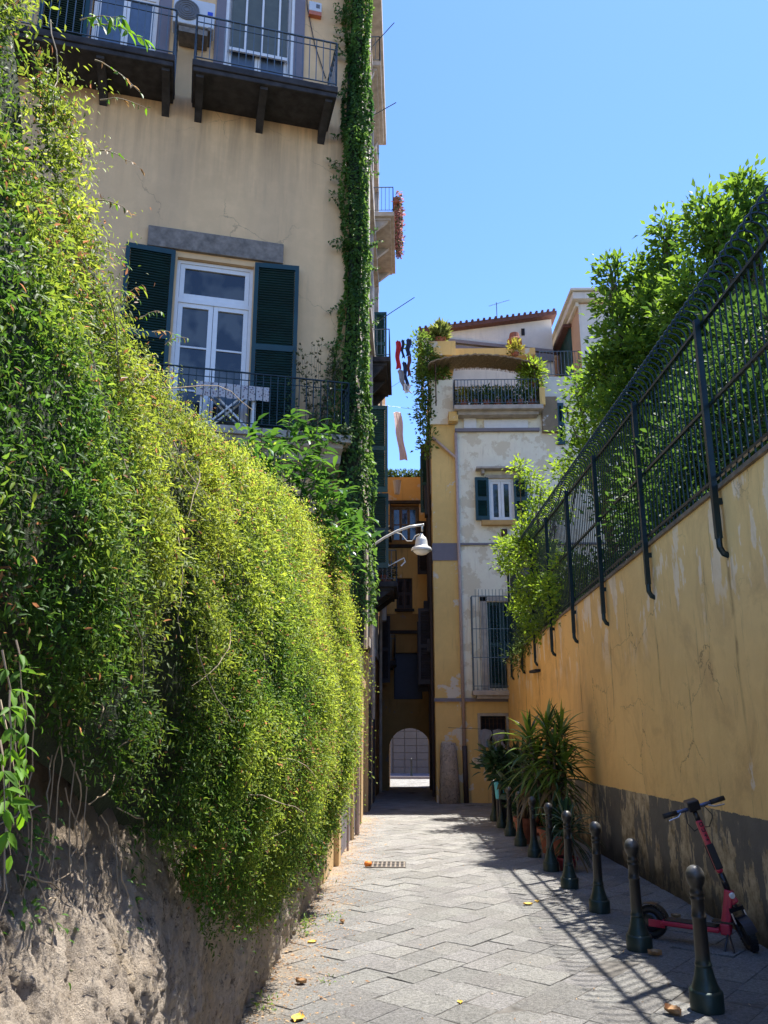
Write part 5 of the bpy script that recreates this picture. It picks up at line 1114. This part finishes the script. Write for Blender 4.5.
wheel(Lx, (.08,0,WR), sc_); wheel(ST_, tuple(hub), sc_)
mb = MB(Lx); mb.box(.18,.66,-.085,.085,.125,.165); mb.box(.66,.74,-.05,.05,.11,.20); mb.build('deck', M['red'], sc_, bevel=.012)
mb = MB(Lx); mb.box(.21,.64,-.075,.075,.166,.172); mb.build('grip_mat', M['black'], sc_)
mb = MB(Lx); mb.box(.07,.21,-.055,-.045,.10,.16); mb.box(.07,.21,.045,.055,.10,.16); mb.build_each('rear_fork', M['red'], sc_, bevel=.004)
mb = MB(Lx); vs = []
for k in range(12):
    a = math.radians(20+k*12.5); 
    for r in (WR+.018, WR+.024):
        for yy in (-.045, .045): vs.append((.08+math.cos(a)*r, yy, WR+math.sin(a)*r))
mb.add(vs, [(k*4+i, (k+1)*4+i, (k+1)*4+j, k*4+j) for k in range(11) for i, j in ((0,1),(3,2),(2,0),(1,3))]); mb.build('rear_fender', M['black_gloss'], sc_)
mb = MB(Lx); P0 = Vector((.70,0,.14)); P1 = Vector((.755,0,.46)); mb.tube([P0, P0.lerp(P1,.5), P1], [.048,.042,.036], 12); mb.bar(P0, P1, .075, .07, (1,0,0)); mb.bar(P1+Vector((-.005,0,-.03)), Vector((.80,0,.36)), .05,.06,(1,0,0)); mb.build('neck', M['red'], sc_, bevel=.01)
def onax(t): return hub.lerp(topv, t)
mb = MB(ST_); mb.tube([onax(.34), onax(.47)], [.027,.027], 14); mb.tube([onax(.88), onax(.985)], [.024,.024], 14); mb.build_each('steering_collar', M['black_gloss'], sc_, smooth=True)
mb = MB(ST_); mb.bar(onax(.47), onax(.90), .056,.056,(1,0,0)); mb.build('steering_column', M['red'], sc_, bevel=.02)
mb = MB(ST_); a_, b_ = onax(.50), onax(.70); 
off = axis.cross(Vector((0,1,0))).normalized()
for s in (1,): mb.bar(a_+off*(-.022*s), b_+off*(-.022*s), .062,.030,(1,0,0)); mb.bar(a_+off*(.022*s), b_+off*(.022*s), .062,.030,(1,0,0))
mb.build('column_pad', M['black'], sc_, bevel=.008)
def glyph(cx, strokes, h, w):       # worn dark marks painted down the column
    for (x0, y0, x1, y1) in strokes:
        for sgn in (1, -1):
            c = onax(cx)+off*(.0295*sgn); mb.bar(c+Vector((0,x0*w,0))+axis*(y0*h), c+Vector((0,x1*w,0))+axis*(y1*h), .007, .003, off)
mb = MB(ST_); glyph(.86, [(-1,-1,1,-1),(-1,1,1,1),(-1,-1,-1,1),(1,-1,1,1)], .014, .013); glyph(.815, [(-1,-1,1,-1),(1,-1,1,1),(-1,-1,-1,1)], .013, .013); glyph(.77, [(-1,0,1,0),(0,-1,0,1)], .014, .013); glyph(.735, [(-1,0,1,0),(0,-1,0,1)], .014, .013)
mb.build('lettering', M['black'], sc_)
mb = MB(ST_); hc = onax(1.0); mb.tube([hc+Vector((.02,-.24,.01)), hc+Vector((.0,-.10,0)), hc, hc+Vector((0,.10,0)), hc+Vector((.02,.24,.01))], .016, 12); hb_ = mb.build('handlebar', M['blue_metal'], sc_, smooth=True)
for s in (-1, 1):
    mb = MB(ST_); mb.tube([hc+Vector((.012,s*.16,.006)), hc+Vector((.024,s*.29,.012))], .021, 12); mb.build('grip', M['black'], hb_, smooth=True)
    mb = MB(ST_); mb.tube([hc+Vector((.03,s*.13,-.005)), hc+Vector((.06,s*.17,-.02)), hc+Vector((.065,s*.26,-.025))], .007, 8); mb.build('brake_lever', M['steel'], hb_)
mb = MB(ST_); mb.box(-.05,.05,-.055,.055,-.02,.07, Matrix.Translation(hc)); mb.build('display', M['black_gloss'], hb_, bevel=.012)
for s in (-1, 1):
    mb = MB(ST_); mb.tube([hc+Vector((.04,s*.09,0)), hc+Vector((.09,s*.12,-.08)), hc+Vector((.06,s*.07,-.17)), onax(.84)+off*.02], .004, 6); mb.build('brake_cable', M['black'], sc_)
mb = MB(ST_)
for s in (-1, 1): mb.bar(hub+Vector((0,s*.052,0)), onax(.20)+Vector((0,s*.052,0)), .022,.035,(1,0,0))
mb.bar(onax(.20)+Vector((0,-.06,0)), onax(.20)+Vector((0,.06,0)), .05,.03); mb.tube([onax(.20), onax(.35)], .022, 10); mb.build('fork', M['black_gloss'], sc_)
mb = MB(ST_)
for s in (-1, 1): mb.tube([onax(.10)+Vector((.02,s*.055,0)), onax(.18)+Vector((.02,s*.055,0))], .008, 8)
mb.build_each('fork_spring', M['steel'], sc_)
mb = MB(ST_); vs = []
for k in range(12):
    a = math.radians(25+k*11)
    for r in (WR+.012, WR+.020):
        for yy in (-.045, .045): vs.append((hub.x+math.cos(a)*r, yy, WR+math.sin(a)*r))
mb.add(vs, [(k*4+i, (k+1)*4+i, (k+1)*4+j, k*4+j) for k in range(11) for i, j in ((0,1),(3,2),(2,0),(1,3))]); mb.build('front_fender', M['black_gloss'], sc_)
mb = MB(ST_); mb.lathe([(.02,0),(.026,.02),(.02,.03)], n=14, M=Matrix.Translation(onax(.31)+Vector((.03,0,0))) @ Matrix.Rotation(PI/2, 4, 'Y')); mb.build('headlight', M['bulb'], sc_)
mb = MB(Lx); mb.box(.60,.78,-.05,.05,.20,.215); mb.tube([(.72,-.05,.12),(.70,-.14,.008)], .009, 8); mb.tube([(.72,.0,.12),(.78,-.16,.008)], .009, 8); mb.build('kickstand', M['black_gloss'], sc_)
mb = MB(Lx); mb.box(-.075,-.065,-.03,.03,.12,.18); mb.build('tail_light', plain('red_reflector', (.5,.01,.01), .2), sc_)

# ------------------------------------------------------------------ small things on the lane
dg = thing('drain_grate', 'rusty iron drain grate set in the paving', 'drain grate', (-.27,11.75,gz(11.75)))
mb = MB(); 
for i in range(9): x = -.52+.5*i/8; mb.slope_box(x-.012,x+.012,11.5,12.0,lambda y: gz(y)-.004,lambda y: gz(y)+.012)
for y in (11.49,11.75,12.0): mb.slope_box(-.54,0,y-.012,y+.012,lambda y: gz(y)-.004,lambda y: gz(y)+.014)
mb.build('bars', plain('worn_grey_brown_iron', (.20,.17,.14), .7, .2, var=.3), dg)
mb = MB(); mb.slope_box(-.54,0,11.48,12.02,lambda y: gz(y)-.02,lambda y: gz(y)+.006); mb.build('pit', M['stone_dark'], dg)
def fallen(label, u, v, size, mat, name='fallen_leaf', cat='leaf', curl=.5, group='leaves fallen on the lane'):
    p = onG(u, v); mb = MB(); n = 9; R = random.Random(int(u*13+v)); rz = R.uniform(0, 6.3); vs = []
    for i in range(n):
        t = i/(n-1); w = math.sin(PI*min(.98, t+.03))**.7*size*.38
        for s in (-1, -.5, 0, .5, 1): x = (t-.5)*size; y = s*w; vs.append((x*math.cos(rz)-y*math.sin(rz)+p.x, x*math.sin(rz)+y*math.cos(rz)+p.y, gz(p.y)+.002+curl*size*(abs(s)**1.5*.35+.25*(t-.5)**2+.06*R.random())))
    mb.add(vs, [(i*5+j, i*5+j+1, (i+1)*5+j+1, (i+1)*5+j) for i in range(n-1) for j in range(4)]); return tag(mb.build(name, M[mat]), label, cat, group)
for (u, v, s, m, l) in ((298,1020,.11,'yellow_leaf','large yellow leaf at the bottom edge of the lane'),(230,1018,.08,'yellow_leaf','yellow leaf tight against the foot of the stone wall'),(283,938,.085,'yellow_leaf','yellow leaf close to the wall below the ivy'),(312,943,.085,'yellow_leaf','pale yellow leaf just out from the ivy foot'),(301,984,.085,'dead_leaf','curled brown leaf on the near left of the lane'),
        (342,923,.07,'dead_leaf','small brown leaf left of the lane centre'),(528,905,.10,'yellow_leaf','dry yellow leaf left of the fourth bollard'),(537,902,.07,'yellow_leaf','small dry leaf beside the fourth bollard shadow'),(655,956,.11,'dead_leaf','crumpled tan leaf beside the second bollard'),(673,1015,.12,'dead_leaf','flat tan leaf left of the nearest bollard'),(676,918,.09,'dead_leaf','tan leaf under the scooter deck'),(460,1003,.05,'yellow_leaf','tiny yellow leaf on the near middle of the lane')):
    fallen(l, u, v, s, m, curl=.9 if m == 'dead_leaf' else .45)
p = onG(368,867); mb = MB(); mb.lathe([(.01,0),(.04,.01),(.055,.04),(.045,.07),(.01,.08)], (p.x,p.y,p.z), 14); tag(mb.build('orange_fruit', M['orange'], smooth=True), 'small orange fruit beside the drain grate', 'fruit')
def debris():
    n = 4200; x = -1.0+np.abs(RNG.normal(0,.26,n)); y = 3.0+RNG.random(n)**1.2*16; x = np.where(RNG.random(n) < .06, RNG.uniform(-.9,2.6,n), x); z = np.array([gz(float(a)) for a in y])+.006
    P = np.stack([x,y,z],1); a = RNG.random(n)*2*PI; D = np.stack([np.cos(a),np.sin(a),RNG.normal(0,.12,n)],1); c = RNG.random((n,1)); T = np.array([[.20,.11,.05]])*(1-c)+np.array([[.50,.36,.20]])*c
    L = .012+.028*RNG.random(n)**2; o = leaf_mesh('leaf_litter', P, D, nrm(np.array([[0,0,1.]])+RNG.normal(0,.35,(n,3))), L, L*.4, T, M['leaf'], None, 1); tag(o, 'dry leaf litter strewn along the foot of the left wall', 'litter', kind='stuff')
debris()
for i, (x, y, h) in enumerate(((-.90,7.6,.16),(-.72,8.2,.06),(-.92,5.6,.08),(-.55,6.2,.03))):
    n = (90,40,40,14)[i]; t = thing('weed', ('leafy green weed at the foot of the ivy wall','small yellow green weed out in the lane','low weed at the stone wall foot','tiniest weed in a paving joint')[i], 'weed', (x,y,gz(y)), 0, 'weeds along the wall foot'); P = np.stack([x+RNG.normal(0,.05,n), y+RNG.normal(0,.05,n), gz(y)+h*RNG.random(n)], 1)
    leaf_mesh('foliage', P, RNG.normal(0,1,(n,3))+np.array([0,0,.7]), nrm(np.array([[0,0,1.]])+RNG.normal(0,.4,(n,3))), .032*np.ones(n), .012*np.ones(n), np.array([[.10,.17,.03]])*(.5+RNG.random((n,1))), M['leaf'], t, 1)

# ------------------------------------------------------------------ light
w = bpy.data.worlds.new('World'); scene.world = w; w.use_nodes = True; nt = w.node_tree; bg = nt.nodes['Background']
sky = nt.nodes.new('ShaderNodeTexSky'); sky.sky_type = 'NISHITA'; sky.sun_disc = False
sv = Vector((.27,.25,1.0)).normalized(); el = math.asin(sv.z); az_s = math.atan2(sv.x, sv.y)
sky.sun_elevation = el; sky.sun_rotation = az_s; sky.air_density = 1.0; sky.dust_density = .2; sky.ozone_density = 1.2; sky.altitude = 50
tn = nt.nodes.new('ShaderNodeMix'); tn.data_type = 'RGBA'; tn.blend_type = 'MULTIPLY'; tn.inputs[0].default_value = 1; tn.inputs[7].default_value = (.50,.665,.98,1); nt.links.new(sky.outputs[0], tn.inputs[6]); nt.links.new(tn.outputs[2], bg.inputs['Color']); bg.inputs['Strength'].default_value = .12
sd = bpy.data.lights.new('sun', 'SUN'); sd.energy = 4.1; sd.angle = math.radians(.53); sd.color = (1,.95,.87); so = bpy.data.objects.new('sun', sd); COL.objects.link(so)
so.rotation_euler = (-sv).to_track_quat('-Z', 'Y').to_euler(); so.location = (10,10,40)
vs_ = scene.view_settings; scene.display_settings.display_device = 'sRGB'; vs_.view_transform = 'Standard'; vs_.look = 'None'; vs_.gamma = 1; vs_.use_curve_mapping = False; vs_.exposure = 1.6
try:
    scene.cycles.max_bounces = 8; scene.cycles.diffuse_bounces = 5; scene.cycles.transparent_max_bounces = 8
except Exception: pass
